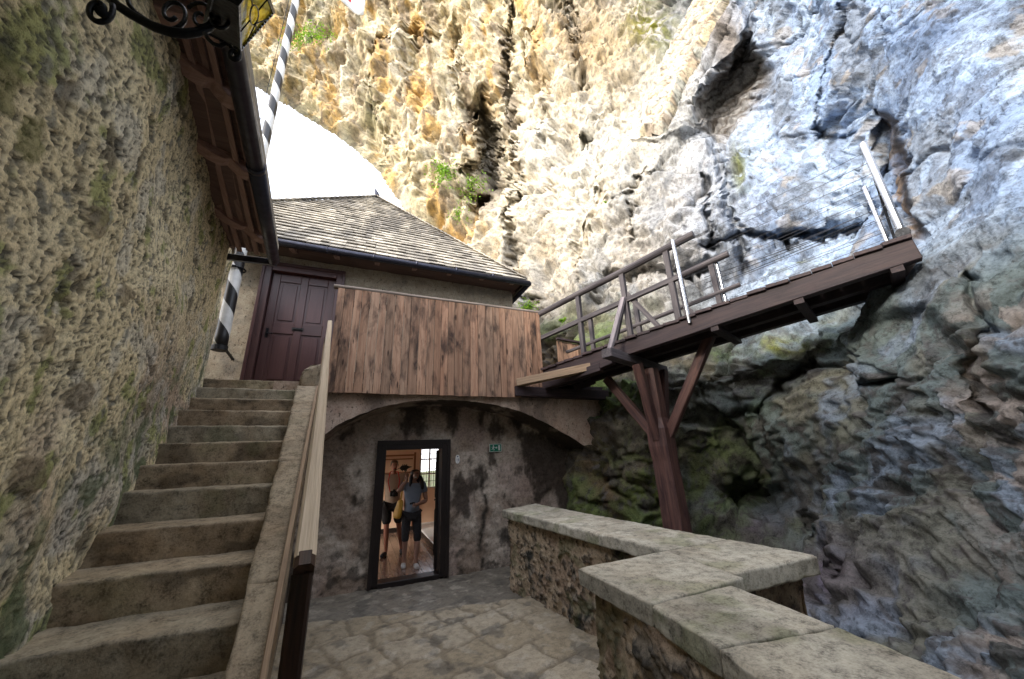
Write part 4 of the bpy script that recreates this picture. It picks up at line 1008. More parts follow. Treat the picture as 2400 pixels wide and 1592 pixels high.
for i in range(7): v = random.uniform(.8, 1.2); mb.bar((3.86+i*.13, 6.5, 3.1), (3.86+i*.13, 6.5, 4.12-.012*i), .127, .024, up=(0, 1, 0), tv=(v, v, v))
mb.build('planks', 'plank', ps)
mb = MB(); mb.bar((3.8, 6.46, 3.05), (3.8, 6.46, 4.15), .07, .07); mb.bar((4.7, 6.46, 3.0), (4.7, 6.46, 4.1), .07, .07); mb.bar((3.78, 6.47, 4.16), (4.78, 6.47, 4.08), .08, .04); mb.build('frame', 'bridge', ps)
mb = MB(); mb.box((3.2, 5.9, 2.92), (5.0, 6.55, 3.0)); mb.build('floor', 'bridge', ps)
# cross-beam, column
cm = empty('timber_column', (4.1, 4.2, -2.2), 'reddish tree-trunk column with splayed braces carrying the footbridge', 'column')
Cx, Cy = 4.1, 4.2
mb = MB(); pts = [(Cx, Cy, z) for z in (-2.2, .2, 1., 1.7, 2.1, 2.45, 2.9)]; 
def octa(mb, rows):
    vs = []; gc = []; n = 12
    for (x, y, z, r_) in rows:
        for k in range(n):
            a = 2*math.pi*(k+.5)/n; q = 1+.10*math.cos(4*a+.6)*(-1)
            rr = r_*q+random.uniform(-.004, .004); vs.append((x+math.cos(a+.35)*rr, y+math.sin(a+.35)*rr, z)); gc.append((z, math.cos(a)*rr, math.sin(a)*rr))
    fs = []
    for i in range(len(rows)-1):
        for k in range(n): fs.append((i*n+k, i*n+(k+1) % n, (i+1)*n+(k+1) % n, (i+1)*n+k))
    fs.append(tuple(reversed(range(n)))); fs.append(tuple((len(rows)-1)*n+k for k in range(n))); mb.add(vs, fs, gc, 1)
octa(mb, [(Cx+.02, Cy, -2.4, .19), (Cx+.01, Cy, .3, .178), (Cx, Cy, 1.2, .172), (Cx-.01, Cy, 1.6, .168), (Cx-.02, Cy, 1.8, .185), (Cx-.02, Cy, 2.05, .18), (Cx-.02, Cy, 2.2, .13), (Cx-.02, Cy, 2.95, .12)])
mb.build('trunk', 'column', cm)
c0_ = Vector((Cx-.02, Cy, 0))
for (zl, ax2, dd, zt) in ((2.0, -be, .78, 3.0), (1.95, be, .95, 3.2), (1.9, -bn, .40, 2.98), (1.95, bn, .46, 2.98)):
    h_ = Vector((ax2.x, ax2.y, 0)).normalized(); a = c0_+h_*.12+Vector((0, 0, zl)); b_ = c0_+h_*dd+Vector((0, 0, zt+ax2.z*dd))
    mb = MB(); mb.bar(a, b_, .12, .13, seg=5, jit=.004, tv=.95, chamfer=.012); mb.build('brace', 'column', cm)
tc = .36
mb = MB(); mb.bar(B(tc-.01, -.46, -.27), B(tc+.01, 1.12, -.36), .17, .13, seg=8, jit=.003, tv=1.15); mb.build('cross_beam', 'railwood', cm, bevel=.006)

# ================================================================== T-SHAPED PARAPET WALL
pw_ = empty('parapet_wall', (2.3, 3.5, 0), 'low rubble parapet wall with stone coping slabs, T-shaped on the right', 'wall')
ccol = stonecol((.31, .29, .235), (.44, .415, .34), .45, .35, .12)
def slab(q, z0_, z1_, n, sd, top=None):
    (a, b_, c_, d_) = q
    cc = [(*p, z0_) for p in q]+[(*p, z1_) for p in q]
    hexa('coping_slab', cc, (n[0]*2, n[1]*2, n[2]+2), .005, 6, ccol, 'slab', pw_, True, sd, .008, .55)
ZT = 1.0; TH = .11
def il(y): return 2.02+(5.44-y)*.0906     # inner edge of far run
def ol(y): return 2.70+(5.82-y)*.089
cuts = [5.46, 4.35, 3.3, 2.5]
for j, (ya, yb) in enumerate(zip(cuts[:-1], cuts[1:])):
    slab([(il(yb+.004), yb+.004), (ol(yb+.004), yb+.004), (ol(ya), ya+(.30 if j == 0 else 0)), (il(ya), ya)], ZT-TH, ZT, (16, 40, 6), j*7.)
slab([(2.22, 1.86), (3.06, 1.86), (3.0, 2.494), (2.30, 2.494)], ZT-TH-.01, ZT+.002, (24, 18, 8), 31.)
slab([(1.45, 1.75), (2.214, 1.80), (2.294, 2.494), (1.455, 2.46)], ZT-TH, ZT, (26, 24, 8), 41.)
slab([(1.38, 1.30), (1.97, 1.20), (2.03, 1.74), (1.45, 1.745)], ZT-TH, ZT, (26, 22, 8), 47.)
slab([(1.22, .60), (1.885, .55), (1.965, 1.195), (1.377, 1.295)], ZT-TH, ZT-.004, (26, 28, 8), 53.)
slab([(1.06, -.5), (1.78, -.5), (1.88, .545), (1.215, .595)], ZT-TH, ZT, (24, 34, 8), 59.)
def masonry(q, z0_, z1_, n, sd, mat='masonry', col=None):
    cc = [(*p, z0_) for p in q]+[(*p, z1_) for p in q]
    return hexa('masonry', cc, n, .03, 4, stonecol((.2, .15, .1), (.34, .27, .19), .1, .5, .2), mat, pw_, True, sd)
def rubble_side(x0, y0, x1, y1, z0_, z1_, name, rough, pit_):
    n_, m_ = int(math.hypot(x1-x0, y1-y0)/.012), int((z1_-z0_)/.012)
    U, V_ = np.meshgrid(np.linspace(0, 1, n_), np.linspace(0, 1, m_), indexing='ij')
    Pq = np.stack([x0+(x1-x0)*U, y0+(y1-y0)*U, z0_+(z1_-z0_)*V_], 2).reshape(-1, 3)
    nx_, ny_ = (y1-y0), -(x1-x0); l_ = math.hypot(nx_, ny_); nv = np.array([nx_/l_, ny_/l_, 0])
    a1, a2, aid, _ = worley(Pq*np.array([7, 7, 9])+sum((x0, y0))); pt = sstep(.28, .5, fbm(Pq*16, 4)); big = sstep(.1, .45, fbm(Pq*2.2+30, 4))
    d = fbm(Pq*3, 4)*.03+(.4-a1)*.05*big-pt*.02*rough+fbm(Pq*30, 3)*.006
    # sides fade back so the block closes against its neighbours
    cl = np.array((.36, .285, .2))*np.ones((len(Pq), 1)); 
    def mx_(c, w): nonlocal cl; w = np.clip(w, 0, 1)[:, None]; cl = cl*(1-w)+np.array(c)*w
    mx_((.27, .2, .14), sstep(-.1, .4, fbm(Pq*3+3, 4))); mx_((.17, .15, .12), big*sstep(.2, .5, (aid % 53)/53.)*.8); mx_((.05, .045, .04), big*sstep(.09, .02, a2-a1)*.9)
    mx_((.04, .035, .03), pt*.8); mx_((.035, .035, .03), pit_*sstep(.15, .45, fbm(Pq*5+60, 5))*big)
    mx_((.11, .12, .06), sstep(.25, .5, fbm(Pq*3+80, 4))*.5)
    me, _ = grid_mesh(name, (Pq+nv*d[:, None]).reshape(n_, m_, 3)); attr_col(me, 'tint', np.clip(cl, .02, .8))
    return link('masonry_face', me, 'leftwall', pw_, smooth=True)
mb = MB()
mb.prism([(2.16, 5.42, -.2), (2.6, 5.7, -.2), (2.93, 2.0, -.2), (2.42, 2.5, -.2)], (0, 0, 1.085), 1, 1)
mb.prism([(2.42, 1.98, -2.2), (2.92, 1.98, -2.2), (2.92, 2.46, -2.2), (2.42, 2.46, -2.2)], (0, 0, 3.08), 1, 1)
mb.prism([(1.58, 1.8, -.2), (2.42, 1.9, -.2), (2.42, 2.38, -.2), (1.58, 2.36, -.2)], (0, 0, 1.085), 1, 1)
mb.prism([(1.22, -.5, -.2), (1.66, -.5, -.2), (1.88, 1.9, -.2), (1.58, 1.9, -.2)], (0, 0, 1.085), 1, 1)
mb.prism([(1.66, -.5, -2.2), (1.68, -.5, -2.2), (2.02, 1.98, -2.2), (1.92, 1.98, -2.2)], (0, 0, 3.08), 1, 1)
mb.build('masonry_core', 'masonry', pw_)
rubble_side(2.38, 2.3, 2.115, 5.44, -.1, .9, 'f', 1., 1.)      # inner face of the far run
rubble_side(1.12, -.5, 1.54, 2.40, -.1, .9, 'n', 1., .5)        # near run, courtyard side
rubble_side(1.54, 2.38, 2.4, 2.42, -.1, .9, 'b', 1., .6)         # back of the near run
rubble_side(2.11, 5.43, 2.65, 5.76, -.1, .9, 'e', 1., .4)
rubble_side(3.0, 2.0, 2.05, 1.98, -2.2, .88, 'g', .6, .6)
rubble_side(2.98, 5.4, 3.0, 1.98, -2.2, .88, 'h', .6, .6)
rubble_side(2.03, 2.0, 1.72, -.5, -2.2, .88, 'i', .6, .6)

# ================================================================== GROUND, PAVING
xs = np.arange(-1.4, 2.75, .0125); ys = np.arange(.0, 6.55, .0125)
X2, Y2 = np.meshgrid(xs, ys, indexing='ij'); q = np.stack([X2.ravel(), Y2.ravel(), X2.ravel()*0], 1)
rot = -.28; qx = q[:, 0]*math.cos(rot)-q[:, 1]*math.sin(rot); qy = q[:, 0]*math.sin(rot)+q[:, 1]*math.cos(rot)
wz = np.stack([fbm(q*1.4, 3), fbm(q*1.4+9, 3)], 1)*.10
rows = (qy+wz[:, 0])/.46; ri = np.floor(rows); fr_ = rows-ri
wid_ = .46+.14*np.sin(ri*12.9898)*1.; off = np.mod(np.sin(ri*78.233)*43758.5, 1)
cols_ = (qx+wz[:, 1])/wid_+off; ci = np.floor(cols_); fc = cols_-ci
jrow = .05+.05*np.abs(np.sin(ci*3.7+ri)); edge = np.minimum(np.minimum(fr_, 1-fr_)*.46, np.minimum(fc, 1-fc)*wid_)+fbm(q*9, 3)*.02
jn = sstep(.012, .045, edge)
cellh = np.mod(np.sin(ri*127.1+ci*311.7)*43758.5, 1)
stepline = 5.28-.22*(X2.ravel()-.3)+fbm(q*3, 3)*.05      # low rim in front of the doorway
up = sstep(stepline+.03, stepline-.03, q[:, 1])
slope = .055*up+.006*np.clip(5.2-q[:, 1], 0, 9)
z = slope+jn*(.009+cellh*.008)*(.4+.6*up)+fbm(q*5, 4)*.008+fbm(q*30, 2)*.002-.035
wall_d = np.minimum(q[:, 0]-RE(q[:, 1]), 2.15+(5.44-q[:, 1])*.09-q[:, 0]); dust = sstep(.55, .0, wall_d+fbm(q*2.5, 3)*.3)
z += dust*.012
fcx = np.ones((len(q), 3))*np.array((.29, .24, .165))
def mf(c, w): global fcx; w = np.clip(w, 0, 1)[:, None]; fcx = fcx*(1-w)+np.array(c)*w
mf((.37, .32, .24), jn*sstep(.1, .8, cellh)*.75*(1-.8*dust)); mf((.16, .13, .09), (1-jn)*(1-.7*dust)*.65); mf((.30, .25, .175), dust*.7)
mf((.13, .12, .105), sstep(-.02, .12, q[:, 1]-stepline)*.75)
mf((.08, .075, .065), sstep(.22, .5, fbm(q*3.1+7, 5))*.6); mf((.42, .38, .31), sstep(.3, .5, fbm(q*6+17, 4))*.4)
me, _ = grid_mesh('paving', np.stack([X2, Y2, z.reshape(X2.shape)], 2)); attr_col(me, 'tint', np.clip(fcx, .02, .8))
tag(link('paving', me, 'paving', smooth=True), kind='structure')
mb = MB(); mb.box((-5, -8, -.5), (1.65, 0, -.03)); mb.box((-1.0, 0, -.5), (1.6, 6.5, -.06)); mb.box((1.6, 1.9, -.5), (2.5, 6.5, -.06)); mb.box((2.5, 5.3, -.5), (3.6, 6.5, -.06)); tag(mb.build('courtyard_ground', 'masonry'), kind='structure')
MAT['ground'] = mat_plaster('ground', (.08, .1, .04), (.14, .15, .07), (.1, .08, .05), .5, False, .05)
gx = np.concatenate([np.linspace(-220, -8, 12), np.arange(-6, 8, .12), np.linspace(9, 220, 12)]); gy = gx.copy()
X2, Y2 = np.meshgrid(gx, gy, indexing='ij'); q = np.stack([X2.ravel(), Y2.ravel(), X2.ravel()*0], 1)
zz = -2.3+fbm(q*.8, 4)*.3+fbm(q*.02, 3)*8*sstep(20, 90, np.hypot(q[:, 0], q[:, 1]))-5*sstep(10, 40, np.hypot(q[:, 0], q[:, 1]))
me, _ = grid_mesh('ground', np.stack([X2, Y2, zz.reshape(X2.shape)], 2)); tag(link('ground', me, 'ground', smooth=True), kind='structure')

# ================================================================== SIGNS
def panelpts(mb, pts, y, th=.004, tv=1.): mb.prism([(x, y, z) for x, z in pts], (0, th, 0), 0, tv)
es = empty('exit_sign', (2.29, 6.44, 1.85), 'green emergency exit sign on the dark plaster right of the lower doorway', 'sign')
ex0, ex1, ez0, ez1 = 2.185, 2.40, 1.845, 1.965
mb = MB(); mb.box((ex0-.008, 6.432, ez0-.008), (ex1+.008, 6.452, ez1+.008)); mb.build('border', 'signwhite', es)
mb = MB(); mb.box((ex0, 6.428, ez0), (ex1, 6.4315, ez1)); mb.build('panel', 'green', es)
mb = MB(); W_ = ex1-ex0; Hh = ez1-ez0
def E_(u, v): return (ex0+u*W_, ez0+v*Hh)
mb.sphere((*[E_(.29, .82)[0]], 6.4265, E_(.29, .82)[1]), .010, 10, 6, sc=(1, .1, 1))
for pl in ([(.22,.45),(.30,.74),(.36,.70),(.30,.42)],[(.23,.68),(.14,.58),(.16,.53),(.26,.62)],[(.33,.68),(.42,.56),(.39,.52),(.31,.6)],[(.22,.46),(.29,.46),(.24,.28),(.12,.26),(.12,.31),(.19,.32)],[(.27,.46),(.31,.42),(.38,.30),(.34,.12),(.29,.13),(.32,.28)]):
    panelpts(mb, [E_(u, v) for u, v in pl], 6.426, .002)
panelpts(mb, [E_(.46, .44), E_(.56, .44), E_(.56, .34), E_(.65, .52), E_(.56, .70), E_(.56, .60), E_(.46, .60)], 6.426, .002)
panelpts(mb, [E_(.72, .12), E_(.90, .12), E_(.90, .88), E_(.72, .88)], 6.426, .002)
mb.build('pictogram', 'signwhite', es)
ns = empty('number_sign', (1.585, 6.44, 1.7), 'small white oval plate with the number 18 right of the doorway', 'sign')
mb = MB(); pts = []
for k in range(24):
    a = 2*math.pi*k/24; pts.append((1.585+.036*math.copysign(abs(math.cos(a))**.7, math.cos(a)), 1.735+.072*math.copysign(abs(math.sin(a))**.8, math.sin(a))))
panelpts(mb, pts, 6.43, .01); mb.build('plate', 'white', ns)
mb = MB(); mb.sphere((1.585, 6.428, 1.778), .012, 10, 6, sc=(1, .15, 1)); mb.build('emblem', 'ink', ns)
mb = MB(); mb.box((1.57, 6.427, 1.685), (1.60, 6.4285, 1.69)); mb.build('underline', 'ink', ns)
cu_ = bpy.data.curves.new('digits', 'FONT'); cu_.body = '18'; cu_.size = .055; cu_.extrude = .001; cu_.align_x = 'CENTER'
tmp = bpy.data.objects.new('digits_tmp', cu_); COL.objects.link(tmp); bpy.context.view_layer.update()
med = bpy.data.meshes.new_from_object(tmp.evaluated_get(bpy.context.evaluated_depsgraph_get())); bpy.data.objects.remove(tmp)
med.transform(Matrix.Translation((1.585, 6.4275, 1.708)) @ Matrix.Rotation(math.pi/2, 4, 'X')); link('digits', med, 'ink', ns)

# ================================================================== FLAGPOLE, FLAG
fp = empty('flagpole', (-2.06, 6.3, 3.44), 'black and white spirally striped flagpole fixed beside the upper doorway', 'flagpole')
mb = MB(); zs_ = np.linspace(3.46, 13.2, 60); mb.tube([(-2.06-.005*(z-3.4), 6.3, z) for z in zs_], [.088-.0025*(z-3.4) for z in zs_], 20, gcmode=1/.66); mb.build('pole', 'stripes', fp, smooth=True)
mb = MB(); mb.tube([(-2.06, 6.3, 3.40), (-2.06, 6.3, 3.47)], .10, 20); mb.build('foot_cap', 'black', fp, smooth=False)
mb = MB(); mb.tube([(-2.06, 6.18, 4.75), (-2.12, 6.2, 4.76), (-2.4, 6.2, 4.76)], .018, 8); mb.tube([(-2.06+.105*math.cos(a), 6.3+.105*math.sin(a), 4.75) for a in np.linspace(0, 6.28, 20)[:-1]], .014, 6, closed=True)
mb.build('wall_bracket', 'iron', fp)
mb = MB(); mb.bar((-2.05, 6.3, 3.5), (-2.05, 6.95, 3.42), .03, .03); mb.build('foot_bracket', 'iron', fp)
mb = MB(); mb.tube([(-2.2, 6.25, 4.6), (-2.19, 6.2, 8), (-2.19, 6.2, 11.4)], .006, 5); mb.build('halyard', 'iron', fp)
fz = [(x, z) for x in np.linspace(0, 1, 14) for z in np.linspace(0, 1, 10)]
Pf = np.zeros((14, 10, 3))
for i, u in enumerate(np.linspace(0, 1, 14)):
    for j, v in enumerate(np.linspace(0, 1, 10)):
        Pf[i, j] = (-2.02+1.25*u, 6.25+.10*math.sin(u*9+v*2)*u-.1*u, 11.72+1.8*v-.22*u*(1-v)+.02*math.sin(u*12))
me, _ = grid_mesh('flag', Pf); o = link('flag', me, 'cloth_white', smooth=True); tag(o, 'white flag with a red patch at the top of the striped pole', 'flag')
sm = o.modifiers.new('t', 'SOLIDIFY'); sm.thickness = .004
me, _ = grid_mesh('red_patch', (Pf[6:11, 1:5]+np.array([0, -.012, 0]))); link('red_patch', me, 'red', o)

# ================================================================== WALL LANTERN
ln = empty('wall_lantern', (-.8, 1.05, 3.0), 'black wrought iron scroll lantern with yellow glass hanging from the left wall', 'lantern')
LY = 1.02
def LZ(x, y, yy=LY): return Vector(atY(x, y, yy))
mb = MB()
main = [(248,-12),(275,13),(305,33),(332,48),(363,64),(398,75),(431,79),(460,76),(490,66),(515,50)]
mb.tube([LZ(a, b, 1.03) for a, b in main], [.012, .0125, .013, .013, .0135, .0135, .013, .012, .010, .008], 12)
sp = [(236+ r_*math.cos(a), 26+r_*math.sin(a)) for a, r_ in zip(np.linspace(-.4, 7.2, 26), np.linspace(34, 9, 26))]
mb.tube([LZ(a-4, b-2, 1.0) for a, b in sp], .007, 8); mb.tube([LZ(238, 28, .98), LZ(238, 28, 1.06)], .014, 10)
mb.tube([LZ(a, b, 1.03) for a, b in [(296,-10),(303,12),(318,30),(345,48),(370,62)]], .006, 8)
sp = [(404+r_*math.cos(a), 32+r_*math.sin(a)*1.0) for a, r_ in zip(np.linspace(2.1, -5.4, 30), np.linspace(38, 12, 30))]
mb.tube([LZ(a, b, 1.04) for a, b in sp], .006, 8)
sp = [(470+r_*math.cos(a), 40+r_*math.sin(a)) for a, r_ in zip(np.linspace(-2.5, 5.4, 26), np.linspace(36, 6, 26))]
mb.tube([LZ(a, b, 1.02) for a, b in sp], .005, 8)
sp = [(520+r_*math.cos(a), 46+r_*math.sin(a)) for a, r_ in zip(np.linspace(3.5, -3.4, 22), np.linspace(26, 6, 22))]
mb.tube([LZ(a, b, .99) for a, b in sp], .005, 8)
mb.tube([LZ(a, b, .98) for a, b in [(480,78),(488,92),(500,103),(516,108),(528,102),(540,108),(546,120)]], .006, 8)
sp = [(549+r_*math.cos(a), 128+r_*math.sin(a)) for a, r_ in zip(np.linspace(-1.6, 6.6, 24), np.linspace(15, 6, 24))]
mb.tube([LZ(a, b, .98) for a, b in sp], .007, 8)
mb.tube([LZ(248, -14, 1.03), Vector((-.80, 1.05, 3.25))+Vector((0, 0, 0)), Vector((-1.02, 1.1, 3.3))], .013, 8)
mb.build('bracket', 'iron', ln, smooth=True)
R0 = Vector(atZ(563, 116, 3.2)); R1 = Vector(atZ(640, 28, 3.2)); R2 = Vector(atZ(478, 72, 3.2)); R3 = R1+R2-R0
b0_ = Vector(atZ(558, 8, 2.92)); q_ = .5; b1_ = b0_+(R1-R0)*q_; b2_ = b0_+(R2-R0)*q_; b3_ = b1_+b2_-b0_
top = (R0+R3)/2+Vector((0, 0, .2))
mb = MB()
for a, b_ in ((R0, R1), (R0, R2), (R1, R3), (R2, R3), (b0_, b1_), (b0_, b2_), (b1_, b3_), (b2_, b3_), (R0, b0_), (R1, b1_), (R2, b2_), (R3, b3_)):
    mb.bar(a, b_, .009, .009, up=(.3, .2, 1))
mb.build('frame', 'iron', ln)
for a, b_ in ((R0, R1), (R1, R3), (R3, R2), (R2, R0)):
    mb = MB(); mb.add([a, b_, top], [(0, 1, 2)]); mb.build('pane', 'glass_y', ln)
mb = MB()
for a in (R0, R1, R2, R3): mb.bar(a, top, .008, .008)
mb.sphere(tuple(top), .03); mb.build('roof_bars', 'iron', ln)
mb = MB(); mb.add([R0, R2, b2_, b0_], [(0, 1, 2, 3)]); mb.add([v-Vector((0, 0, .003)) for v in (b0_, b1_, b3_, b2_)], [(0, 1, 2, 3)]); mb.build('shaded_pane_base', 'iron', ln)  # unlit glass side painted in as dark iron, with the base plate
for q_ in ((R0, R1, b1_, b0_), (R1, R3, b3_, b1_), (R2, R3, b3_, b2_)):
    mb = MB(); mb.add(q_, [(0, 1, 2, 3)]); mb.build('pane', 'glass_y', ln)
mb = MB()
for i in range(14): mb.sphere(tuple(R0.lerp(R1, (i+.5)/14)-Vector((0, 0, .008))), .004, 6, 4)
mb.build('beading', 'steel', ln)
mb = MB(); 
nL = (R1-R0).cross(b0_-R0).normalized()*.004
if nL.dot(Vector(C0)-R0) < 0: nL = -nL
def PL(u, v): return (R0.lerp(R1, u)).lerp(b0_.lerp(b1_, u), v)+nL
for a, b_ in (((.5, .02), (.5, .28)), ((.5, .72), (.5, 1)), ((0, .5), (.36, .5)), ((.64, .5), (1, .5)), ((.5, .28), (.15, .02)), ((.5, .28), (.85, .02))): mb.bar(PL(*a), PL(*b_), .003, .003)
mb.tube([PL(.5+.14*math.cos(a), .5+.22*math.sin(a)) for a in np.linspace(0, 6.283, 20)[:-1]], .002, 6, closed=True); mb.build('leading', 'iron', ln)

# ================================================================== PLANTS ON THE ROCK
def plant(name, cx, cy, rx, ry, n, leaf, label, cat='plant', hang=0, group='shrubs on the cliff'):
    base = Vector(rock_at(cx, cy)); d_ = Vector(C0)-base; dist = d_.length; d_.normalize(); k = dist/F/1.0
    rgt = Vector(cr); upv = Vector((0, 0, 1))
    root = empty(name, tuple(base), label, cat, group); rr = random.Random(int(cx+cy))
    st_ = MB(); lf = MB()
    for i in range(max(5, n//28)):
        a = rr.uniform(0, 6.28); q_ = rr.uniform(.2, 1)
        tip = base+rgt*math.cos(a)*rx*k*q_+upv*(math.sin(a)*ry*k*q_-hang*ry*k*.3)+d_*rr.uniform(.1, .5)*max(rx, ry)*k
        mid = base.lerp(tip, .5)+upv*.1*ry*k; st_.tube([base-d_*.05, mid, tip], [.012, .008, .003], 5)
        for j in range(28):
            u = rr.uniform(.25, 1.1); p = base.lerp(tip, u)+Vector([rr.gauss(0, 1) for _ in range(3)])*min(rx, ry)*k*.16
            s_ = leaf*rr.uniform(.6, 1.3); ax1 = Vector([rr.gauss(0, 1) for _ in range(3)]).normalized(); ax2 = ax1.cross(Vector([rr.gauss(0, 1) for _ in range(3)])).normalized()
            lf.add([p-ax1*s_, p+ax2*s_*.55, p+ax1*s_, p-ax2*s_*.55], [(0, 1, 2, 3)])
    st_.build('stems', 'stem', root); lf.build('leaves', 'leaf', root)
plant('cliff_shrub', 722, 78, 46, 42, 900, .075, 'bright green leafy shrub on the cliff beside the top of the striped pole')
plant('cliff_shrub', 1048, 412, 30, 45, 560, .06, 'wispy green shrub left of the dark cave hole in the cliff', hang=.5)
plant('cliff_shrub', 1110, 430, 40, 55, 420, .05, 'loose green shrub hanging in front of the dark cave hole', hang=.8)
plant('cliff_shrub', 1068, 490, 26, 32, 300, .05, 'small green shrub lowest on the cliff below the cave hole', hang=.8)
plant('rock_fern', 1222, 712, 26, 24, 360, .035, 'tuft of green growing at the rock foot just past the roof corner')
plant('rock_fern', 1318, 748, 14, 12, 160, .03, 'small fern on the rock behind the start of the footbridge rail')
plant('rock_fern', 1424, 480, 10, 12, 140, .03, 'tiny bright fern beside the round hollow in the white cliff')
# black cables across the cliff
cb = MB()
for k in range(3):
    a = Vector(rock_at(1650, 650+k*8)); b_ = Vector(rock_at(1995, 500+k*5)); o_ = (Vector(C0)-a).normalized()*.35
    cb.tube([a+o_, a.lerp(b_, .3)+o_+Vector((0, 0, -.02)), a.lerp(b_, .7)+o_*.8+Vector((0, 0, -.03)), b_+o_*.5], .006, 6)
tag(cb.build('cable', 'black'), 'three black cables slung together across the cliff behind the footbridge', 'cables')

# ================================================================== PEOPLE
def skin(name, chains, mat, parent, root=0, sub=1):
    """chains: list of lists of (point, radius or (rx,ry)); points shared by position are merged"""
    V = []; Rr = []; Ed = []; key = {}
    for ch in chains:
        prev = None
        for p, r_ in ch:
            k = tuple(round(c_, 4) for c_ in p)
            if k not in key: key[k] = len(V); V.append(p); Rr.append(r_ if isinstance(r_, tuple) else (r_, r_))
            i = key[k]
            if prev is not None and prev != i: Ed.append((prev, i))
            prev = i
    me = bpy.data.meshes.new(name); me.from_pydata([tuple(v) for v in V], Ed, []); o = bpy.data.objects.new(name, me); COL.objects.link(o)
    o.modifiers.new('s', 'SKIN'); o.modifiers.new('u', 'SUBSURF').levels = 2; o.modifiers['u'].render_levels = 2
    for i, sv_ in enumerate(me.skin_vertices[0].data): sv_.radius = Rr[i]; sv_.use_root = (i == root)
    bpy.context.view_layer.update()
    m2_ = bpy.data.meshes.new_from_object(o.evaluated_get(bpy.context.evaluated_depsgraph_get())); bpy.data.objects.remove(o)
    m2_.materials.clear()
    return link(name, m2_, mat, parent, smooth=True)
def hand(w, d, side, curl, s=1.):
    """five-finger chains from the wrist w along direction d; side = across the palm"""
    d = Vector(d).normalized(); side = Vector(side).normalized(); n_ = d.cross(side).normalized()*curl; w = Vector(w)
    pal = w+d*.075*s; out = [[(w, .024), (w+d*.04*s, (.030, .020)), (pal, (.032, .018))]]
    for k, (L, a) in enumerate(((.068, -.032), (.076, -.011), (.070, .011), (.056, .031))):
        b0_ = pal+side*a*.8*s; p1 = b0_+d*L*.45*s+n_*.012; p2 = p1+d*L*.3*s+n_*.028; p3 = p2+d*L*.18*s+n_*.03
        out.append([(pal, (.032, .018)), (b0_+d*.008, .0095), (p1, .009), (p2, .008), (p3, .0065)])
    t0_ = w+d*.03*s-side*.026*s; out.append([(w+d*.04*s, (.030, .020)), (t0_, .012), (t0_+d*.03*s-side*.02*s+n_*.01, .0105), (t0_+d*.055*s-side*.024*s+n_*.025, .008)])
    return out
def V3(*a): return Vector(a)
def make_person(J, s, skinmat, root, wide=1.):
    hd = J['head']; nk = J['neck']; f_ = Vector(J.get('face', (0, -1, 0))).normalized()
    c = J['chest']; p = J['pelvis']; sh = J['sh']; body = []
    body.append([(p, (.125*wide, .095)), (p.lerp(c, .45), (.105*wide, .085)), (c, (.13*wide, .095)), (nk-V3(0, 0, .05), (.075, .06)), (nk, .05), (nk.lerp(hd, .5), .05), (hd-V3(0, 0, .05)+f_*.022, (.062, .07)), (hd, (.075, .088)), (hd+V3(0, 0, .06), (.068, .082))])
    body.append([(hd-V3(0, 0, .05)+f_*.022, (.062, .07)), (hd-V3(0, 0, .095)+f_*.05, (.034, .03))])
    body.append([(hd, (.075, .088)), (hd-V3(0, 0, .015)+f_*.098, (.011, .016))])
    for k in ('L', 'R'):
        S_, E2, W2 = J['s'+k], J['e'+k], J['w'+k]
        body.append([(c, (.13*wide, .095)), (S_, .056), (S_.lerp(E2, .5), .048), (E2, .038), (E2.lerp(W2, .4), .038), (W2, .024)])
        body += hand(W2, J['hd'+k], J['hs'+k], J.get('hc'+k, 1), s)
        h_, kn, an, to = J['h'+k], J['k'+k], J['a'+k], J['t'+k]
        body.append([(p, (.125*wide, .095)), (h_, .082), (h_.lerp(kn, .5), .070), (kn, .052), (kn.lerp(an, .35), .054), (an, .033), (an-V3(0, 0, .05)+(to-an)*.15, .034), (to, (.036, .024))])
    return skin('body', body, skinmat, root)
def face(hd, f_, root, red=False):
    f_ = Vector(f_).normalized(); sd = Vector((0, 0, 1)).cross(f_).normalized()
    for s_ in (-1, 1):
        mb = MB(); mb.sphere(tuple(hd+f_*.078+sd*.03*s_+V3(0, 0, .005)), .011, 8, 6, sc=(1.2, .6, .7)); mb.build('eye', 'black', root)
        mb = MB(); mb.sphere(tuple(hd+sd*.078*s_+V3(0, 0, -.012)), .028, 8, 6, sc=(.35, .6, 1)); mb.build('ear', 'skin', root)
    mb = MB(); mb.sphere(tuple(hd+f_*.080+V3(0, 0, -.062)), .024, 8, 6, sc=(1.1, .35, .28)); mb.build('mouth', 'signwhite' if not red else 'red', root)

# woman, on the boards just inside the doorway
wx_, wy_ = .955, 7.28
J = dict(pelvis=V3(wx_, wy_, .90), chest=V3(wx_+.02, wy_, 1.20), neck=V3(wx_+.03, wy_-.01, 1.385), head=V3(wx_+.045, wy_-.03, 1.515), sh=0, face=(-.15, -1, -.05),
  sL=V3(wx_-.15, wy_, 1.32), eL=V3(wx_-.27, wy_-.12, 1.22), wL=V3(wx_-.13, wy_-.14, 1.40), hdL=(.05, 0, 1), hsL=(1, 0, 0), hcL=1,
  sR=V3(wx_+.19, wy_, 1.31), eR=V3(wx_+.25, wy_-.02, 1.03), wR=V3(wx_+.08, wy_-.20, 1.00), hdR=(-1, -.35, .1), hsR=(0, -.3, 1), hcR=-1,
  hL=V3(wx_-.085, wy_, .84), kL=V3(wx_-.10, wy_-.06, .48), aL=V3(wx_-.10, wy_-.02, .09), tL=V3(wx_-.12, wy_-.15, .045),
  hR=V3(wx_+.085, wy_, .84), kR=V3(wx_+.10, wy_-.12, .47), aR=V3(wx_+.085, wy_-.16, .09), tR=V3(wx_+.09, wy_-.30, .045))
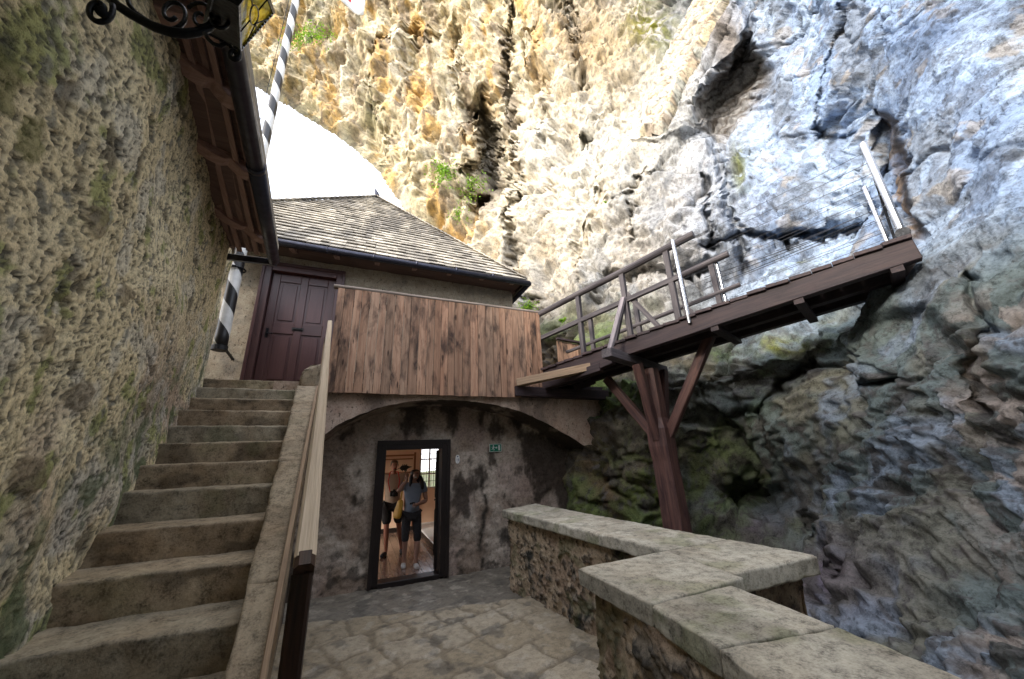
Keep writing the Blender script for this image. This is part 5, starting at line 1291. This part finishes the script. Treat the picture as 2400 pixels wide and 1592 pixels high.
wo = empty('person', (wx_, wy_, .015), 'woman with long dark hair in grey T-shirt and dark cropped trousers raising one hand', 'person', None)
make_person(J, .92, 'skin', wo, .9); face(J['head'], J['face'], wo)
c, p = J['chest'], J['pelvis']
skin('shirt', [[(p+V3(0, 0, -.10), (.165, .13)), (p+V3(0, 0, .02), (.15, .118)), (p.lerp(c, .4), (.128, .108)), (c+V3(0, 0, .02), (.155, .12)), (J['neck']-V3(0, 0, .09), (.11, .075))], [(c+V3(0, 0, .02), (.155, .12)), (J['sL'], .07), (J['sL'].lerp(J['eL'], .55), .066)], [(c+V3(0, 0, .02), (.155, .12)), (J['sR'], .07), (J['sR'].lerp(J['eR'], .55), .064)]], 'tshirt_grey', wo)
skin('trousers', [[(p+V3(0, 0, -.03), (.145, .112)), (J['hL']+V3(0, 0, -.03), .1), (J['hL'].lerp(J['kL'], .5), .088), (J['kL'], .072), (J['kL'].lerp(J['aL'], .25), .068)], [(p+V3(0, 0, -.03), (.145, .112)), (J['hR']+V3(0, 0, -.03), .1), (J['hR'].lerp(J['kR'], .5), .088), (J['kR'], .072), (J['kR'].lerp(J['aR'], .25), .068)]], 'shorts', wo)
hd = J['head']
skin('hair', [[(hd+V3(.0, .03, .07), (.085, .085)), (hd+V3(0, .055, .0), (.095, .075)), (hd+V3(0, .07, -.1), (.10, .06)), (hd+V3(.01, .06, -.22), (.11, .045))],
  [(hd+V3(0, .055, .0), (.095, .075)), (hd+V3(-.088, .0, -.05), .028), (hd+V3(-.10, -.03, -.16), .034), (hd+V3(-.10, -.045, -.27), .025)],
  [(hd+V3(0, .07, -.1), (.10, .06)), (hd+V3(.092, .0, -.06), .030), (hd+V3(.11, -.04, -.17), .038), (hd+V3(.12, -.06, -.29), .03)]], 'hair_dark', wo)
for k in 'LR':
    a_, t_2 = J['a'+k], J['t'+k]; skin('shoe', [[(a_+V3(0, .03, -.045), .042), (a_+(t_2-a_)*.5+V3(0, 0, -.03), .044), (t_2+V3(0, -.03, -.005), (.044, .032))]], 'shoe_white', wo)
# her bag and the phone she holds
bg = empty('shoulder_bag', (wx_-.22, wy_+.02, .75), 'mustard yellow shoulder bag hanging at the woman\'s side', 'bag')
skin('body', [[(V3(wx_-.20, wy_+.03, 1.08), (.05, .05)), (V3(wx_-.22, wy_+.02, .95), (.10, .05)), (V3(wx_-.25, wy_+.02, .82), (.13, .06)), (V3(wx_-.26, wy_+.02, .76), (.09, .05))]], 'bag', bg)
mb = MB(); mb.tube([V3(wx_-.20, wy_-.02, 1.08), V3(wx_-.19, wy_-.07, 1.25), V3(wx_-.16, wy_-.02, 1.40), V3(wx_-.17, wy_+.08, 1.3), V3(wx_-.2, wy_+.07, 1.08)], .011, 6); mb.build('strap', 'bag', bg)
mb = MB(); mb.bar(V3(wx_-.06, wy_-.225, 1.02), V3(wx_+.01, wy_-.26, 1.03), .06, .03); mb.tube([V3(wx_-.02, wy_-.255, 1.03), V3(wx_-.025, wy_-.285, 1.03)], .02, 10)
tag(mb.build('compact_camera', 'black', bevel=.004), 'small black camera held in the woman\'s hand at her waist', 'camera')
# man behind her
mx2, my2 = .66, 8.22
J = dict(pelvis=V3(mx2+.03, my2, .98), chest=V3(mx2+.02, my2, 1.33), neck=V3(mx2+.02, my2-.01, 1.53), head=V3(mx2+.02, my2-.04, 1.675), sh=0, face=(.12, -1, -.18),
  sL=V3(mx2-.18, my2, 1.46), eL=V3(mx2-.25, my2+.0, 1.16), wL=V3(mx2-.26, my2-.08, .92), hdL=(0, -.15, -1), hsL=(.3, 1, 0), hcL=1,
  sR=V3(mx2+.22, my2, 1.46), eR=V3(mx2+.29, my2, 1.17), wR=V3(mx2+.27, my2-.06, .93), hdR=(0, -.15, -1), hsR=(-.3, 1, 0), hcR=1,
  hL=V3(mx2-.07, my2, .92), kL=V3(mx2-.06, my2-.05, .52), aL=V3(mx2-.04, my2-.02, .10), tL=V3(mx2-.12, my2-.15, .05),
  hR=V3(mx2+.13, my2, .92), kR=V3(mx2+.18, my2+.02, .52), aR=V3(mx2+.26, my2+.08, .10), tR=V3(mx2+.28, my2-.06, .05))
mn = empty('person', (mx2, my2, .015), 'short-haired man in beige T-shirt and dark shorts standing behind the woman', 'person', None)
make_person(J, 1., 'skin_red', mn, 1.05); face(J['head'], J['face'], mn, True)
c, p = J['chest'], J['pelvis']
skin('shirt', [[(p+V3(0, 0, -.12), (.175, .14)), (p+V3(0, 0, .02), (.165, .13)), (p.lerp(c, .4), (.15, .125)), (c+V3(0, 0, .02), (.18, .135)), (J['neck']-V3(0, 0, .07), (.11, .08))], [(c+V3(0, 0, .02), (.18, .135)), (J['sL'], .085), (J['sL'].lerp(J['eL'], .6), .078)], [(c+V3(0, 0, .02), (.18, .135)), (J['sR'], .085), (J['sR'].lerp(J['eR'], .6), .078)]], 'tshirt_beige', mn)
skin('shorts', [[(p+V3(0, 0, -.04), (.15, .12)), (J['hL']+V3(0, 0, -.03), .115), (J['hL'].lerp(J['kL'], .5), .105), (J['hL'].lerp(J['kL'], .95), .10)], [(p+V3(0, 0, -.04), (.15, .12)), (J['hR']+V3(0, 0, -.03), .115), (J['hR'].lerp(J['kR'], .5), .105), (J['hR'].lerp(J['kR'], .95), .10)]], 'shorts', mn)
hd = J['head']; skin('hair', [[(hd+V3(0, .03, .09), (.078, .08)), (hd+V3(0, .05, .03), (.086, .065)), (hd+V3(0, .055, -.04), (.07, .045))]], 'hair_brown', mn)
skin('beard', [[(hd+V3(.01, -.062, -.075), (.04, .02)), (hd+V3(.01, -.06, -.11), (.035, .03))]], 'hair_brown', mn)
for k in 'LR':
    a_, t_2 = J['a'+k], J['t'+k]; skin('shoe', [[(a_+V3(0, .03, -.05), .046), (a_+(t_2-a_)*.5+V3(0, 0, -.03), .05), (t_2+V3(0, -.04, -.005), (.05, .034))]], 'shoe_dark', mn)
cmz = empty('neck_camera', (mx2+.03, my2-.17, 1.05), 'black camera hanging on a red neck strap at the man\'s stomach', 'camera')
mb = MB(); mb.box((mx2-.04, my2-.19, 1.08), (mx2+.11, my2-.145, 1.18)); mb.tube([(mx2+.035, my2-.19, 1.125), (mx2+.035, my2-.27, 1.11)], .036, 14); mb.box((mx2+.01, my2-.19, 1.18), (mx2+.06, my2-.15, 1.205)); mb.build('body', 'black', cmz, bevel=.005)
mb = MB()
mb.tube([V3(mx2-.04, my2-.165, 1.16), V3(mx2-.09, my2-.155, 1.36), V3(mx2-.06, my2-.09, 1.53), V3(mx2+.02, my2+.07, 1.56), V3(mx2+.10, my2-.09, 1.53), V3(mx2+.13, my2-.155, 1.36), V3(mx2+.11, my2-.165, 1.16)], .009, 6); mb.build('strap', 'red', cmz)

# ================================================================== LIGHT
SUN_EL, SUN_AZ = 25., 247.     # azimuth clockwise from +Y
w = bpy.data.worlds.new('World'); S.world = w; w.use_nodes = True; nt = w.node_tree; nt.nodes.clear()
bg_ = nt.nodes.new('ShaderNodeBackground'); ou = nt.nodes.new('ShaderNodeOutputWorld'); sk = nt.nodes.new('ShaderNodeTexSky')
sk.sky_type = 'NISHITA'; sk.sun_disc = False; sk.sun_elevation = R(SUN_EL); sk.sun_rotation = R(SUN_AZ); sk.dust_density = 2.5; sk.air_density = 1.; sk.ozone_density = 1.
hz = nt.nodes.new('ShaderNodeMix'); hz.data_type = 'RGBA'; hz.inputs[0].default_value = .55; hz.inputs[7].default_value = (9.6, 9.8, 10.6, 1)   # thin bright cloud veil
nt.links.new(sk.outputs[0], hz.inputs[6]); nt.links.new(hz.outputs[2], bg_.inputs[0]); bg_.inputs[1].default_value = .15; nt.links.new(bg_.outputs[0], ou.inputs[0])
L = bpy.data.lights.new('sun', 'SUN'); L.energy = 1.5; L.angle = R(10); L.color = (1, .93, .82); lo = bpy.data.objects.new('sun', L); COL.objects.link(lo)
sd = Vector((math.sin(R(SUN_AZ))*math.cos(R(SUN_EL)), math.cos(R(SUN_AZ))*math.cos(R(SUN_EL)), math.sin(R(SUN_EL))))
lo.rotation_euler = sd.to_track_quat('Z', 'Y').to_euler()
S.view_settings.view_transform = 'Standard'; S.view_settings.look = 'None'; S.view_settings.gamma = 1; S.view_settings.exposure = 1.62
S.view_settings.use_curve_mapping = False
S.cycles.max_bounces = 8; S.cycles.diffuse_bounces = 5; S.cycles.use_denoising = True; S.cycles.sample_clamp_indirect = 4.
